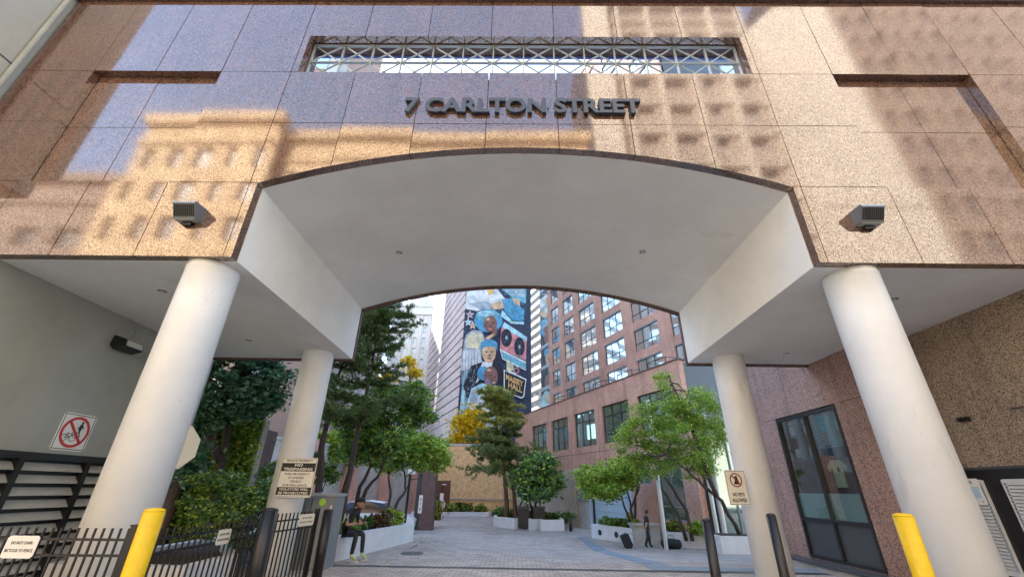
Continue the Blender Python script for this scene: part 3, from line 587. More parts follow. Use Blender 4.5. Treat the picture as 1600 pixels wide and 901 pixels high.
def window(parent,T,x0,x1,z0,z1,nv,hz,glass,depth=.12,fw=.05,frm='framegrey',transom=None):
    mb=MB(T); d0,d1=depth,depth+.06
    mb.box(x0,x0+fw,d0,d1,z0,z1); mb.box(x1-fw,x1,d0,d1,z0,z1); mb.box(x0+fw,x1-fw,d0,d1,z0,z0+fw); mb.box(x0+fw,x1-fw,d0,d1,z1-fw,z1)
    for i in range(1,nv): x=x0+(x1-x0)*i/nv; mb.box(x-fw/2,x+fw/2,d0+.005,d1-.005,z0+fw,z1-fw)
    for h in hz: z=z0+(z1-z0)*h; mb.box(x0+fw,x1-fw,d0+.01,d1-.01,z-fw/2,z+fw/2)
    w_=mb.build('window',frm,parent); mb=MB(T)
    # each light of glass is tilted by a hair so reflections break up
    for i in range(nv):
        a=x0+(x1-x0)*i/nv; b=x0+(x1-x0)*(i+1)/nv; zz=[0]+list(hz)+[1]
        for j in range(len(zz)-1):
            c=z0+(z1-z0)*zz[j]; d=z0+(z1-z0)*zz[j+1]; k1,k2=rng.uniform(-.006,.006),rng.uniform(-.006,.006)
            mb.add([(a,d1-.02+k1,c),(b,d1-.02-k1,c),(b,d1-.02-k1+k2,d),(a,d1-.02+k1+k2,d)],[(0,1,2,3)])
    mb.build('pane',glass,w_); return w_
# --- podium
T=FR(A0); k=KP; pod=thing('podium_building','salmon granite lower building with big dark windows along the right of the courtyard','building',(A0[0],A0[1],-.6))
pz_=lambda z:1.6+(z-1.6)*k
SW=[(6.16,3.76),(2.96,.63),(-.2,-2.55),(-3.33,-5.77),(-6.54,-9.0)]
holes=[(-a*k,-b*k,pz_(3.93),pz_(5.9)) for a,b in SW]+[(.0*k,5.3*k,-.7,pz_(2.55)),(7.3*k,8.85*k,.35,pz_(2.9))]
holes.append((5.5*k,6.9*k,pz_(1.9),pz_(3.0)))
mb=MB(T); hole_wall(mb,-11,9.65*k,-.7,pz_(6.98),holes,0,.35); mb.build('granite_wall','granite_far',pod)
mb=MB(T); mb.box(-10.9,-.01,-.05,-.003,-.7,pz_(2.75)); mb.build('concrete_base',pbr('beige_concrete_base',(.50,.42,.32),.85,noise=.2,nscale=1),pod)
mb=MB(T); mb.box(-11,9.65*k,.36,8,-.7,pz_(6.9)); mb.build('inner_block','darkgrey',pod)
mb=MB(T); mb.box(-11.05,9.7*k,-.05,.5,pz_(6.98),pz_(7.04)); mb.build('coping','edge',pod)
mb=MB(T)
for i in range(5): mb.box(-SW[i][1]*k+.3,-SW[i][1]*k+.33,-.004,.0,pz_(3.0),pz_(3.9))
mb.box(-11,9.6*k,-.006,.0,pz_(3.55),pz_(3.57)); mb.build('panel_joint','joint',pod)
for a,b in SW: window(pod,T,-a*k,-b*k,pz_(3.93),pz_(5.9),3,[.72] if a>-6 else [.75],'glassdark',.12,.05,'frame')
window(pod,T,7.3*k,8.85*k,.35,pz_(2.9),2,[.22],'glassdark',.1,.06,'framegrey')
window(pod,T,5.5*k,6.9*k,pz_(1.9),pz_(3.0),2,[.5],'glassdark',.1,.05,'framegrey')
# loading bay: concrete pier with grille, blue-grey shutter
MB(T).box(.02*k,1.35*k,.05,.3,-.7,pz_(2.53)).build('concrete_pier','conc',pod)
mb=MB(T)
for i in range(2):
    x=.12*k+i*.62*k; mb.box(x,x+.56*k,.02,.05,pz_(1.05),pz_(2.4))
gr=mb.build('louvre_panel','framegrey',pod); mb=MB(T)
for i in range(2):
    for j in range(20): x=.15*k+i*.62*k; z=pz_(1.1)+j*.068*k; mb.box(x,x+.5*k,.01,.02,z,z+.03)
mb.build('slats','steel',gr)
sh=MB(T).box(1.62*k,5.3*k,.22,.3,-.7,pz_(2.5)).build('loading_door','bluedoor',pod); mb=MB(T)
for j in range(8): mb.box(1.62*k,5.3*k,.205,.22,-.4+j*.42,-.385+j*.42)
mb.build('door_seam','framegrey',sh); MB(T).box(1.36*k,1.6*k,-.02,.3,-.7,pz_(2.52)).build('door_jamb','bluedoor',pod)
MB(T).box(1.60*k,1.66*k,.1,.22,-.7,pz_(2.52)).build('jamb_shadow_gap','black',pod)
mb=MB(T); mb.prism([(0,pz_(2.62)),(-.25,pz_(2.62)),(-.25,pz_(2.72)),(0,pz_(2.78))],.2*k,.55*k,0,'yz'); o=mb.build('entrance_lamp','signwhite',None,loc=tuple(T@Vector((.4*k,-.1,pz_(2.7))))); tag(o,'small white lamp above the concrete louvre pier of the loading door','lamp')
# --- tower behind the podium (tan, glazed grid)
K2=1.72; A2=CAM[:2]+(A0-CAM[:2])*K2; T2=FR(A2); s=k*K2
tz=lambda z:1.6+(z-1.6)*s*.985
tow=thing('apartment_tower','tan tower with grid of square windows rising above the podium','building',(A2[0],A2[1],-.6))
colsw=[(3.0,2.55-1.15-.0),(0,0)]
TC=[(2.58,1.38,2),(.72,-.74,2),(-1.45,-3.35,3),(-4.1,-6.0,3),(-6.85,-8.75,3),(-9.6,-11.5,3),]
rows=[]; zt=14.35; PITCHZ=1.64
r0=[14.32-PITCHZ*i for i in range(0,6)]; rup=[14.32+PITCHZ*i for i in range(1,12)]
holes=[]; vis=[]; hid=[]
for zi in r0+rup:
    for a,b,nv in TC:
        h=(-a*s,-b*s,tz(zi-1.22),tz(zi)); holes.append(h)
        if zi<20 and tz(zi)>6: vis.append((h,nv))
        elif zi>=20 and (zi>24): vis.append((h,nv)) if zi<32 and len(vis)<98 else hid.append((h,nv))
        else: hid.append((h,nv))
mb=MB(T2); ROOF=tz(33.4); hole_wall(mb,-3.05*s,12.0*s,2,ROOF,holes,0,.3); mb.build('stone_grid','granite_far',tow)
MB(T2).box(-3.05*s,12.0*s,.62,20,0,ROOF-.3).build('inner_block','darkgrey',tow)
MB(T2).box(-3.1*s,12.1*s,-.15,1,ROOF,ROOF+.8).build('cornice','granite_far',tow)
for h,nv in vis[:98]:
    w_=window(tow,T2,*h,nv,[.36],'glassblue',.14,.07,'frame'); MB(T2).box(h[0]+.01,h[1]-.01,.02,.139,h[3]-.12,h[3]-.005).build('window_head','framegrey',w_)
    
mb=MB(T2)
for h,nv in hid+vis[98:]:
    for i in range(nv+1): x=h[0]+(h[1]-h[0])*i/nv; mb.box(x-.04,x+.04,.16,.22,h[2],h[3])
    mb.box(h[0],h[1],.165,.215,h[2]+(h[3]-h[2])*.36-.03,h[2]+(h[3]-h[2])*.36+.03); mb.box(h[0],h[1],.2,.21,h[2],h[3],1)
tag(mb.build('upper_windows',['frame','glassblue'],tow),kind='stuff')
# glazed corner bay
mb=MB(T2); xa,xb=-4.55*s,-3.06*s
mb.box(xa,xb,.1,20,0,tz(32)); mb.build('corner_bay','framegrey',tow)
mb=MB(T2); m2=MB(T2)
for i in range(20):
    z=tz(5.3)+i*PITCHZ*s*.985; m2.box(xa+.15,xb-.12,.02,.1,z,z+1.35*s*.985)
    mb.box(xa,xb,.0,.1,z-.25*s,z)
m2.build('corner_glazing','glassblue',tow); mb.build('spandrel',pbr('spandrel_grey',(.35,.42,.45),.4),tow)
# terrace screens on the podium parapet: dark tilted frames
for i,(u,v,wd) in enumerate([(868,0,0),(1,0,0),(2,0,0),(3,0,0)]):
    sx=[2.1,-2.9,-5.4,-8.0][i]; lab=['dark tilted terrace frame above parapet, furthest of the four','dark tilted terrace frame above parapet, second furthest','dark tilted terrace frame above parapet, second nearest','dark tilted terrace frame on the parapet, nearest the arch'][i]
    o_=T@Vector((-sx*k,.5,pz_(7.04))); t=thing('terrace_awning',lab,'awning',tuple(o_),0,'dark terrace awnings on the podium parapet')
    mb=MB(T@Matrix.Translation((-sx*k,.3,pz_(7.04)))); L_=.75
    mb.prism([(0,.1),(1.1,.42),(1.1,.46),(0,.14)],-L_,L_,0,'yz'); mb.build('awning_panel','black',t)
    mb=MB(T@Matrix.Translation((-sx*k,.3,pz_(7.04))))
    for x in (-L_,L_): mb.bar((x,-.0,.0),(x,0,.45),.04,.04); mb.bar((x,1.1,0),(x,1.1,.5),.04,.04); mb.bar((x,0,.42),(x,1.1,.5),.04,.04,(1,0,0))
    mb.bar((-L_,0,.44),(L_,0,.44),.04,.04); mb.build('awning_frame','black',t)
# --- white balcony tower
A3=CAM[:2]+(A0-CAM[:2])*2.6; T3=FR(A3); sa,_=onplane(847,560,A3); sb,_=onplane(823,560,A3)
wt=thing('balcony_tower','tall white balcony tower squeezed between the mural wall and the tan tower','building',(A3[0],A3[1],-.6))
MB(T3).box(-sb-6,-sa+14,.5,16,0,52).build('wall',pbr('paleblue_wall',(.55,.66,.72),.6),wt)
mb=MB(T3)
for i in range(20): z=6+i*2.3; mb.box(-sb-6,-sa+14,-.6,.5,z,z+1.0)
mb.build('balcony','whitestone',wt)
for i in range(16):
    for j in range(6): x=-sb-5+j*3.0; MB(T3).box(x,x+1.9,.46,.499,7+i*2.3,8.25+i*2.3).build('window','glassblue',wt)
MB(T3).box(-sb-7.6,-sb-6.02,-.7,16,0,53).build('glass_stair',pbr('pale_glass_stair',(.55,.70,.76),.3),wt)
# --- mural tower
PL=py(714,660,66)[:2]; e2=np.array([-EV[1]*-1,-EV[0]]); e2=np.array([EV[1],-EV[0]]); e2/=np.linalg.norm(e2)   # along mural, to the right
HT=49.; WM=12.6
TM=frame((PL[0],PL[1],0),(e2[0],e2[1],0)); TL=frame((PL[0]+EV[0]*30,PL[1]+EV[1]*30,0),(-EV[0],-EV[1],0))
mt=thing('mural_tower','pink banded tower with giant painted mural of musicians on its end wall','building',(PL[0],PL[1],-.6))
mb=MB(TM); mb.box(0.05,WM,.05,30,-1,HT); mb.build('wall','pinkclad',mt)
mb=MB(TL); nb=int(HT/1.62)
for i in range(nb):
    z=i*1.62+.2; mb.box(0,30,-.14,.045,z,z+1.34)
mb.build('stone_bands','pinkclad',mt); mb=MB(TL); mb.box(0,29.95,-.0,.05,0,HT-.2); mb.build('strip_windows',pbr('strip_dark',(.05,.06,.08),.2),mt)
mb=MB(TL)
for i in range(7): mb.box(0,29.9,-.02,-.002,i*1.62+1.55,i*1.62+1.8)
mb.build('strip_glazing',pbr('dull_strip_glass',(.25,.33,.36),.35),mt)
# mural: flat painted panels, each 8 mm proud of the one below; generic figures
mm={}; cols={'navy':(.035,.045,.085),'sky':(.38,.62,.72),'pale':(.66,.72,.74),'blue':(.08,.32,.52),'brown':(.22,.11,.09),'tan':(.62,.42,.26),'cream':(.68,.62,.42),'black':(.02,.02,.035),'pink':(.62,.24,.26),'teal':(.16,.40,.50),'grey':(.35,.42,.48),'violet':(.25,.17,.30),'gold':(.70,.42,.14),'lite':(.75,.80,.82),'darkbrown':(.10,.05,.045)}
cn=list(cols); cm=[pbr('mural_'+c,tuple(min(.92,x*1.15) for x in cols[c]),.75,noise=.4,nscale=1.1) for c in cn]
def mp(u,v):
    s_,z=onplane(u,v,PL,e2); return s_,z
mu=MB(TM); lay=[0]
def P(color,pts,raw=False):
    lay[0]+=1; y=-.02-.012*lay[0]; q=[mp(*p) for p in pts] if not raw else pts
    mu.prism(q,y,y+.010,cn.index(color))
def E_(color,cu_,cv,ru,rv,n=26,wob=0,a0=0,a1=360,rot=0):
    pts=[]
    for i in range(n):
        a=R_(a0+(a1-a0)*i/(n if a1-a0==360 else n-1)); w_=1+wob*math.sin(i*2.7)*.5; x=math.cos(a)*ru*w_; y=math.sin(a)*rv*w_; c,s_=math.cos(R_(rot)),math.sin(R_(rot))
        pts.append((cu_+x*c-y*s_,cv-(x*s_+y*c)))
    P(color,pts)
q=[mp(735,448),mp(822,448)]
P('navy',[(0.02,0),(WM-.02,0),(WM-.02,HT-.3),(0.02,HT-.3)],True)
P('sky',[(716,660),(721,610),(727,560),(752,552),(758,600),(770,640),(760,668),(716,672)])
P('pale',[(728,470),(730,444),(770,444),(792,470),(786,482),(765,480),(745,486),(726,482)])
P('lite',[(740,452),(765,450),(780,470),(760,474)]); P('grey',[(733,474),(760,470),(776,482),(750,484)])
P('tan',[(766,474),(788,470),(786,482),(770,484)]); P('gold',[(760,450),(770,448),(773,458),(763,461)])
P('teal',[(778,448),(822,448),(821,474),(806,470),(794,460)]); P('grey',[(786,452),(819,452),(819,464),(800,462)])
P('blue',[(784,468),(800,466),(819,485),(817,502),(800,500),(788,486)]); P('tan',[(800,466),(811,468),(812,478),(803,474)])
P('sky',[(784,484),(800,502),(818,503),(818,507),(798,506),(782,494)])
def star(c,cu_,cv,r):
    P(c,[(cu_+math.sin(R_(36*i))*(r if i%2==0 else r*.42),cv-math.cos(R_(36*i))*(r if i%2==0 else r*.42)) for i in range(10)])
for c,c2,x,y in (('pink','blue',734,492),('sky','grey',731,504),('gold','pink',738,509)): star('lite',x,y,7); star(c,x,y,5); star(c2,x,y,2.6)
P('grey',[(724,536),(727,524),(737,516),(752,517),(757,530),(752,560),(722,560)]); P('cream',[(728,528),(738,519),(750,522),(757,534),(747,546),(727,543)]); P('pale',[(722,548),(750,546),(752,575),(719,580)])
for i in range(6): P('grey',[(722+i*4.6,548),(723.2+i*4.6,548),(721.5+i*4.6,600),(720+i*4.6,600)])
def strokes(colors,u0,v0,u1,v1,n,ln,ang,jit=20,wd=.7):
    for _ in range(n):
        u=rng.uniform(u0,u1); v=rng.uniform(v0,v1); a=R_(ang+rng.gauss(0,jit)); l=ln*rng.uniform(.5,1.3); w_=wd*rng.uniform(.4,1); dx,dy=math.cos(a)*l/2,-math.sin(a)*l/2; nx,ny=-dy/l*w_,dx/l*w_
        q=[mp(u-dx,v-dy),mp(u+nx,v+ny),mp(u+dx,v+dy),mp(u-nx,v-ny)]; y=-.02-.012*(lay[0]+1)-rng.uniform(0,.008); mu.prism(q,y,y+.003,cn.index(rng.choice(colors)))
    lay[0]+=1
# woman with big blue hair (generic)
E_('blue',762,502,22,18,30,.05); E_('teal',760,494,18,9,24,.1); E_('sky',758,491,13,5,20,.1); E_('brown',765,507,10.5,13)
E_('darkbrown',760.5,505,2.2,1.2); E_('darkbrown',769,505,2.2,1.2); E_('darkbrown',765,510,1.4,2.2); E_('pink',765,515,3.2,1.5); E_('tan',761,500,3,1.6)
P('brown',[(772,512),(776,514),(774,524),(762,532),(756,528),(766,524)]); P('tan',[(757,529),(768,522),(771,525),(760,534)])
# pink panel with two discs
P('sky',[(786,504),(822,528),(821,536),(783,512)]); P('pink',[(782,512),(821,534),(820,564),(779,546)]); P('lite',[(779,546),(820,566),(820,580),(783,562)]); P('teal',[(781,549),(820,569),(820,578),(784,561)])
for x,y,a,b in ((789.5,529,8.5,14),(809.5,543,8,15)):
    E_('black',x,y,a,b); strokes(['grey','navy','teal'],x-a*.6,y-b*.65,x+a*.6,y+b*.65,36,3.2,60,50,.3); E_('grey',x,y,a*.22,b*.22)
# second figure
P('black',[(722,604),(734,573),(750,567),(779,568),(788,590),(782,640),(740,640),(727,620)]); P('lite',[(752,566),(768,566),(766,576),(760,582),(750,590),(744,598),(741,600)])
E_('tan',762,551,11,17); P('blue',[(749,549),(749,537),(757,532),(768,532),(775,538),(775,550),(771,543),(755,543)])
E_('darkbrown',758,551,2.2,1.1); E_('darkbrown',767,551,2.2,1.1); E_('brown',762.5,556,1.3,2); E_('brown',762,561.5,3.2,1.1)
strokes(['grey','lite','sky'],730,446,778,482,70,10,-15); strokes(['teal','navy','grey','blue'],786,448,820,470,50,8,-40); strokes(['navy','teal','sky','black'],788,472,816,500,50,9,-50)
strokes(['blue','teal','sky','navy'],744,486,780,498,60,5,80,40,.6); strokes(['gold','brown','tan'],768,468,812,482,30,5,-20,30,.5)
strokes(['grey','pale','lite','sky'],722,520,750,598,70,7,85,10,.5); strokes(['teal','grey','lite'],784,556,820,576,40,6,-35); strokes(['darkbrown','tan'],759,500,771,516,16,2.5,70,30,.4)
strokes(['navy','grey'],728,580,744,628,24,12,70,12,.6); strokes(['gold','brown'],754,540,770,566,16,3,70,30,.4); strokes(['navy','violet'],786,504,820,534,14,6,-40); strokes(['sky','blue','navy'],750,533,774,541,22,4,60,40,.5)
# third figure
P('sky',[(722,650),(734,608),(750,600),(774,604),(782,622),(780,668),(718,668)]); P('pale',[(726,640),(744,622),(770,620),(776,640),(750,648)]); P('grey',[(735,610),(748,605),(742,632),(730,634)])
E_('blue',753,585,10,11,24,.08); E_('brown',764,590,11,16); E_('violet',759,598,4.5,5); E_('darkbrown',764,588,2,1); E_('darkbrown',771,590,1.6,1); E_('darkbrown',768,600,4,2); E_('lite',768.5,599.4,2.6,.8); E_('tan',761,580,4,2)
P('tan',[(748,612),(762,606),(774,610),(772,622),(752,624)]); P('sky',[(716,640),(720,610),(724,612),(722,644)]); P('violet',[(718,646),(730,636),(732,646),(720,650)])
strokes(['sky','pale','teal','lite','grey'],722,606,778,664,110,7,40,35,.7); strokes(['tan','violet','darkbrown','brown'],755,578,772,604,20,3,60,30,.4)
P('cream',[(788,566),(792,564),(794,572),(798,568),(799,580),(792,584),(788,580)])
# theatre sign board
P('lite',[(783.5,579),(790,583),(800,583),(804,587),(818.5,594),(815,621),(811,624),(802,620.5),(796,618),(783.5,611)]); P('black',[(785,581.5),(803,589),(817,595.5),(813.5,619.5),(811,622),(802,619),(796,616),(785,609.5)])
E_('pink',803,581,4.4,4.6); E_('navy',803,581,3,3.2)
mu.build('mural_painting',cm,mt)
ym=-.02-.012*(lay[0]+3)
a_=mp(786,588); b_=mp(815,604); c_=mp(800,596)
def slanttext(body,pu,pv,qu,qv,h,depth):
    p=mp(pu,pv); q_=mp(qu,qv); d=Vector((q_[0]-p[0],0,q_[1]-p[1])); L=d.length; ctr=((p[0]+q_[0])/2,0,(p[1]+q_[1])/2)
    Tt=TM@Matrix.Translation(ctr)@Matrix(((d.x/L,0,0,0),(0,1,0,0),(d.z/L,0,1,0),(0,0,0,1)))
    m_=MB(Tt); text(m_,body,0,0,h,depth-.01,depth,width=L,bold=.03); return m_
h_=abs(mp(800,590)[1]-mp(800,599)[1])
a=slanttext('MASSEY',786.5,590.5,813,602,h_,ym); b=slanttext('HALL',790,602.5,811.5,611,h_,ym); a.v+=[];o=len(a.v); a.v+=b.v; a.f+=[tuple(i+o for i in f) for f in b.f]; a.m+=b.m
a.build('mural_lettering',[cm[cn.index('gold')]],mt)
# --- white stone building far left
wb=thing('stone_office_block','white stone office block with small windows behind the pine','building',(-31,110,-.6))
x0,x1,zt=-37.6,-21.4,49.3; holes=[]; 
for i in range(6):
    for j in range(14):
        holes.append((x0+1.2+i*2.5,x0+2.1+i*2.5,zt-8.6-j*3.05,zt-6.7-j*3.05))
mb=MB(); hole_wall(mb,x0,x1,-1,zt-3,holes,110,110.5); mb.box(x0-.5,x1+.3,109.4,128,zt-3,zt-2.4); mb.box(x0,x1,110,128,zt-2.4,zt-.5); mb.box(x0-.3,x1+.2,109.7,128,zt-.5,zt)
for i in range(7): mb.box(x0+.15+i*2.5,x0+.75+i*2.5,109.75,109.99,-1,zt-3.1)
mb.build('stone_wall','whitestone',wb); MB().box(x0+.1,x1-.1,110.6,127.9,-1,zt-3).build('inner_block','darkgrey',wb)
pm=pbr('small_pane',(.28,.36,.42),.1,metal=.5)
for h in holes[:]: MB().box(h[0],h[1],110.3,110.35,h[2],h[3]).build('window',pm,wb)
MB().box(-58,x0-.01,104,128,-1,38).build('low_wing','whitestone',wb)
MB().box(-32,-27,113,120,zt,zt+5).build('roof_house','whitestone',wb)
# --- pale tower behind left trees (also seen through the slot)
lt=thing('striped_tower','pale and brown tower with vertical white fins behind the left trees','building',(-27,36,-.6))
Xr=-20.2; MB().box(-46,Xr,36,60,-1,44).build('wall',pbr('warm_brown_wall',(.32,.22,.17),.8,noise=.2,nscale=.3),lt)
mb=MB()
for i in range(9): mb.box(Xr-.9-i*2.8,Xr-.1-i*2.8,35.5,36,-1,44.2)
for i in range(8): mb.box(Xr,Xr+.4,36.5+i*2.8,37.3+i*2.8,-1,44.2)
mb.build('white_fin','whitestone',lt)
partgrid([(Xr-2.7-i*2.8,Xr-1.1-i*2.8,35.94,35.99,1.5+j*3.2,3.4+j*3.2) for j in range(13) for i in range(9)]+[(Xr+.01,Xr+.06,37.6+i*2.8,39+i*2.8,1.5+j*3.2,3.4+j*3.2) for j in range(13) for i in range(7)],'glassblue',lt)
st=thing('shade_slab_tower','added grey slab tower shading the courtyard from far behind the striped tower','building',(-46,78,-.6))  # added building, sized to block the sun from courtyard and tan tower
MB().box(-64,-28.5,74,98,-1,68).build('wall','whitestone',st); mb=MB()
for j in range(18): mb.box(-63.5,-29,73.93,73.99,2+j*3.4,3.9+j*3.4); mb.box(-28.5,-28.44,74.5,97.5,2+j*3.4,3.9+j*3.4)
mb.build('window_band','glassblue',st)
nt_=thing('brown_stair_tower','slim brown tower with a pale corner fin seen through the left end of the slot','building',(-18,27,-.6))
MB().box(-23,-15.2,23,30,-1,46).build('wall',pbr('brown_tower_wall',(.34,.23,.18),.7,noise=.15),nt_); MB().box(-15.9,-14.9,22.6,23.6,-1,47).box(-18.2,-17.6,22.7,22.99,-1,46).build('white_fin','whitestone',nt_)
partgrid([(-22.4+i*2.3,-20.8+i*2.3,22.93,22.98,2+j*3.1,4+j*3.1) for j in range(14) for i in range(3)],'glassblue',nt_)
# --- courtyard back wall
YB=44.; bw=thing('courtyard_back_wall','ochre textured rendered wall closing the far end of the courtyard','wall',(-3,YB,-.6))
zf=lambda v,u=740: py(u,v,YB)[2]; xf=lambda u,v=760: py(u,v,YB)[0]
MB().box(-12,2.4,YB,YB+.5,-1,zf(779)).box(-12,2.5,YB-.12,YB,-.65,-.45).build('base_wall','ochre',bw); MB().box(-12,2.4,YB-.04,YB+.5,zf(779)+.02,zf(697)).build('rough_wall','ochre2',bw); MB().box(-12,2.4,YB-.1,YB+.5,zf(697),zf(693)).box(-12,2.4,YB-.1,YB-.001,zf(780.5),zf(779)).build('ledge','conc',bw)
MB().box(-13,-5,YB+3,YB+8,0,zf(684,700)).build('rear_parapet','conc',bw)
mb=MB(); mb.box(xf(676),xf(704),YB-.1,YB-.02,zf(796),zf(751)); sp=mb.build('brown_panel','rust',bw); mb=MB()
n_=26
for i in range(n_): z=zf(796)+(zf(751)-zf(796))*i/n_; mb.box(xf(676),xf(704),YB-.13,YB-.101,z,z+.04)
mb.build('slats','rust',sp); MB().box(xf(676),xf(704),YB-.12,YB-.03,-.45,zf(797)).build('plinth','whitestone',bw)
MB().box(xf(807),xf(822),YB-.06,YB,-.6,zf(788)).build('dark_door','rust',bw)
# retaining wall left
rt=thing('retaining_wall','grey concrete retaining wall with pinkish piers behind left trees','wall',(-9.5,34,-.6))
pa=np.array([-14.0,27.0]); pb=np.array([-8.2,YB-.2]); d=(pb-pa); L=np.linalg.norm(d); d/=L; TR=frame((pa[0],pa[1],0),(d[0],d[1],0))
MB(TR).box(-6,L,0,.4,-1,4.1).box(-6,L,-.06,.46,4.1,4.25).build('wall','retwall',rt)
mb=MB(TR)
for x in (-3,1.2,5.2,9.5,14): mb.box(x,x+1.5,-.25,-.001,-1,4.4)
mb.build('pier','granite_far',rt)
MB(TR).box(-30,-6,0,.4,-1,3.2).build('wall_wing','retwall',rt)
# brown fins building, left behind shrubs
bf=thing('finned_building','brown granite building with slanted orange fins behind the left shrubs','building',(-11,14,0))
MB().box(-18,-9.95,13.5,18,-.2,3.6).build('wall','edge',bf); mb=MB()
for x in (-12.4,-11.7,-11.0,-10.3): mb.prism([(x,13.5),(x+.38,13.5),(x+.62,12.6),(x+.32,12.6)],-.2,3.9,0,'xy')
mb.build('fin','granite_far',bf)
iv=thing('garden_wall','low grey wall carrying a thick curtain of ivy left of the rear column','wall',(-9,13.8,0))
MB().box(-9.9,-8.1,13.7,14.0,-.3,3.5).build('wall','retwall',iv)
# ================================================================ planters
def poly_planter(name,label,pts,zt,z0,th=.22,soil=.07,cat='planter',group=None):
    c=np.mean(pts,0); t=thing(name,label,cat,(c[0],c[1],z0),0,group); mb=MB(); n=len(pts); pts=[np.array(p,float) for p in pts]
    area=sum(pts[i][0]*pts[(i+1)%n][1]-pts[(i+1)%n][0]*pts[i][1] for i in range(n)); sg=1 if area>0 else -1
    ins=[]
    for i in range(n):
        a,b,c_=pts[i-1],pts[i],pts[(i+1)%n]; d1=(b-a)/np.linalg.norm(b-a); d2=(c_-b)/np.linalg.norm(c_-b); n1=np.array([-d1[1],d1[0]])*sg; n2=np.array([-d2[1],d2[0]])*sg
        m=n1+n2; m/=max(.3,(1+n1@n2)); ins.append(b+m*th)
    for i in range(n):
        j=(i+1)%n; q=[pts[i],pts[j],ins[j],ins[i]]
        v=[(p[0],p[1],z0) for p in q]+[(p[0],p[1],zt) for p in q]
        mb.add(v,[(0,1,5,4),(1,2,6,5),(2,3,7,6),(3,0,4,7),(4,5,6,7)])
    mb.build('wall','planter',t); MB().prism([tuple(p) for p in ins],z0,zt-soil,0,'xy').build('soil_fill','soil',t); return t
poly_planter('planter','long pale concrete planter on the left where a seated man rests',[(-4.42,11.05),(-3.46,16.0),(-5.3,16.9),(-6.4,11.3)],.52,-.5)
poly_planter('planter','low beige planter wall behind the left fence holding shrubs',[(-7.9,8.15),(-5.45,8.0),(-5.5,9.55),(-6.5,10.9),(-6.7,14.5),(-7.9,14.5)],.38,-.1)
MB().box(-7.1,-5.9,11.2,11.5,0,.62).build('x','planter') if False else None
g1=gnd(771,822); g2=gnd(803,826); g3=gnd(824,826); g4=gnd(829,828); g5=gnd(842,828); g6=gnd(882,829)
q=lambda g,dx=0,dy=0:(g[0]+dx,g[1]+dy)
poly_planter('planter','white zigzag planter under the central pine, far end of the courtyard',[q(g1),q(g2),q(g3,0,.35),q(g4,-.05,-.3),q(g5,0,.25),q(g5,.12,-.4),q(g6),(g6[0]+.2,g6[1]+4.5),(g1[0]-.2,g1[1]+4.5)],-.02,-.7)
poly_planter('planter','white planter on the right with round vents in front of loading door',[(3.95,24.9),(5.45,22.25),(6.6,23.4),(5.3,25.9)],.03,-.75)
mb=MB(); t_=None
vt=thing('planter_vent','x','vent') if False else None
for f_,lab in ((.22,'left of the two round black planter vents'),(.62,'right of the two round black planter vents')):
    a=np.array([3.95,24.9]); b=np.array([5.45,22.25]); p=a+(b-a)*f_; d=(b-a)/np.linalg.norm(b-a); mb=MB(frame((p[0],p[1],-.3),(d[0],d[1],0))); mb.disc((0,0),.13,-.02,-.001,r2=.075); mb.disc((0,0),.075,-.01,-.001,1)
    o=mb.build('vent_ring',['black','darkgrey'],None,loc=(p[0],p[1],-.3)); tag(o,lab,'vent',None)
ra,rb=gnd(1040,853),gnd(1124,859); rz=py(1050,830,ra[1])[2]
poly_planter('planter','grey white planter behind the walking man filled with flowers',[(ra[0],ra[1]),(rb[0],rb[1]),(rb[0]+.05,rb[1]+.6),(ra[0]+.05,ra[1]+.6)],rz,-.75,.1)
ba,bb_=gnd(992,851),gnd(1037,853); bz=py(1015,821,ba[1])[2]
t=thing('stone_planter_box','square tan stone planter box behind the walking man','planter',(ba[0],ba[1],-.6)); MB().box(ba[0],bb_[0],ba[1],ba[1]+.7,-.7,bz).build('box','conc',t); MB().box(ba[0]-.06,bb_[0]+.03,ba[1]-.06,ba[1]+.76,bz,bz+.09).build('rim','retwall',t)
t=thing('white_planter_block','plain white planter block just left of the rear right column','planter',(8.0,18.9,-.5)); MB().box(7.75,9.2,18.3,19.4,-.7,.12).build('block','planter',t); MB().box(7.85,9.1,18.4,19.3,.12,.14).build('soil_fill','soil',t)
g1=gnd(657,815); 
poly_planter('planter','low curved white planter at the foot of the brown stone pillar',[q(gnd(640,812)),q(gnd(657,817)),q(gnd(674,815)),q(gnd(680,810)),q(gnd(684,806),0,3),q(gnd(640,810),0,3.5)],-.35,-.75,.15)
poly_planter('planter','far low white planter in front of the ochre back wall',[(-9,40.4),(-2.3,41.6),(-2.3,42.6),(-9,42.6)],-.25,-.75,.2)
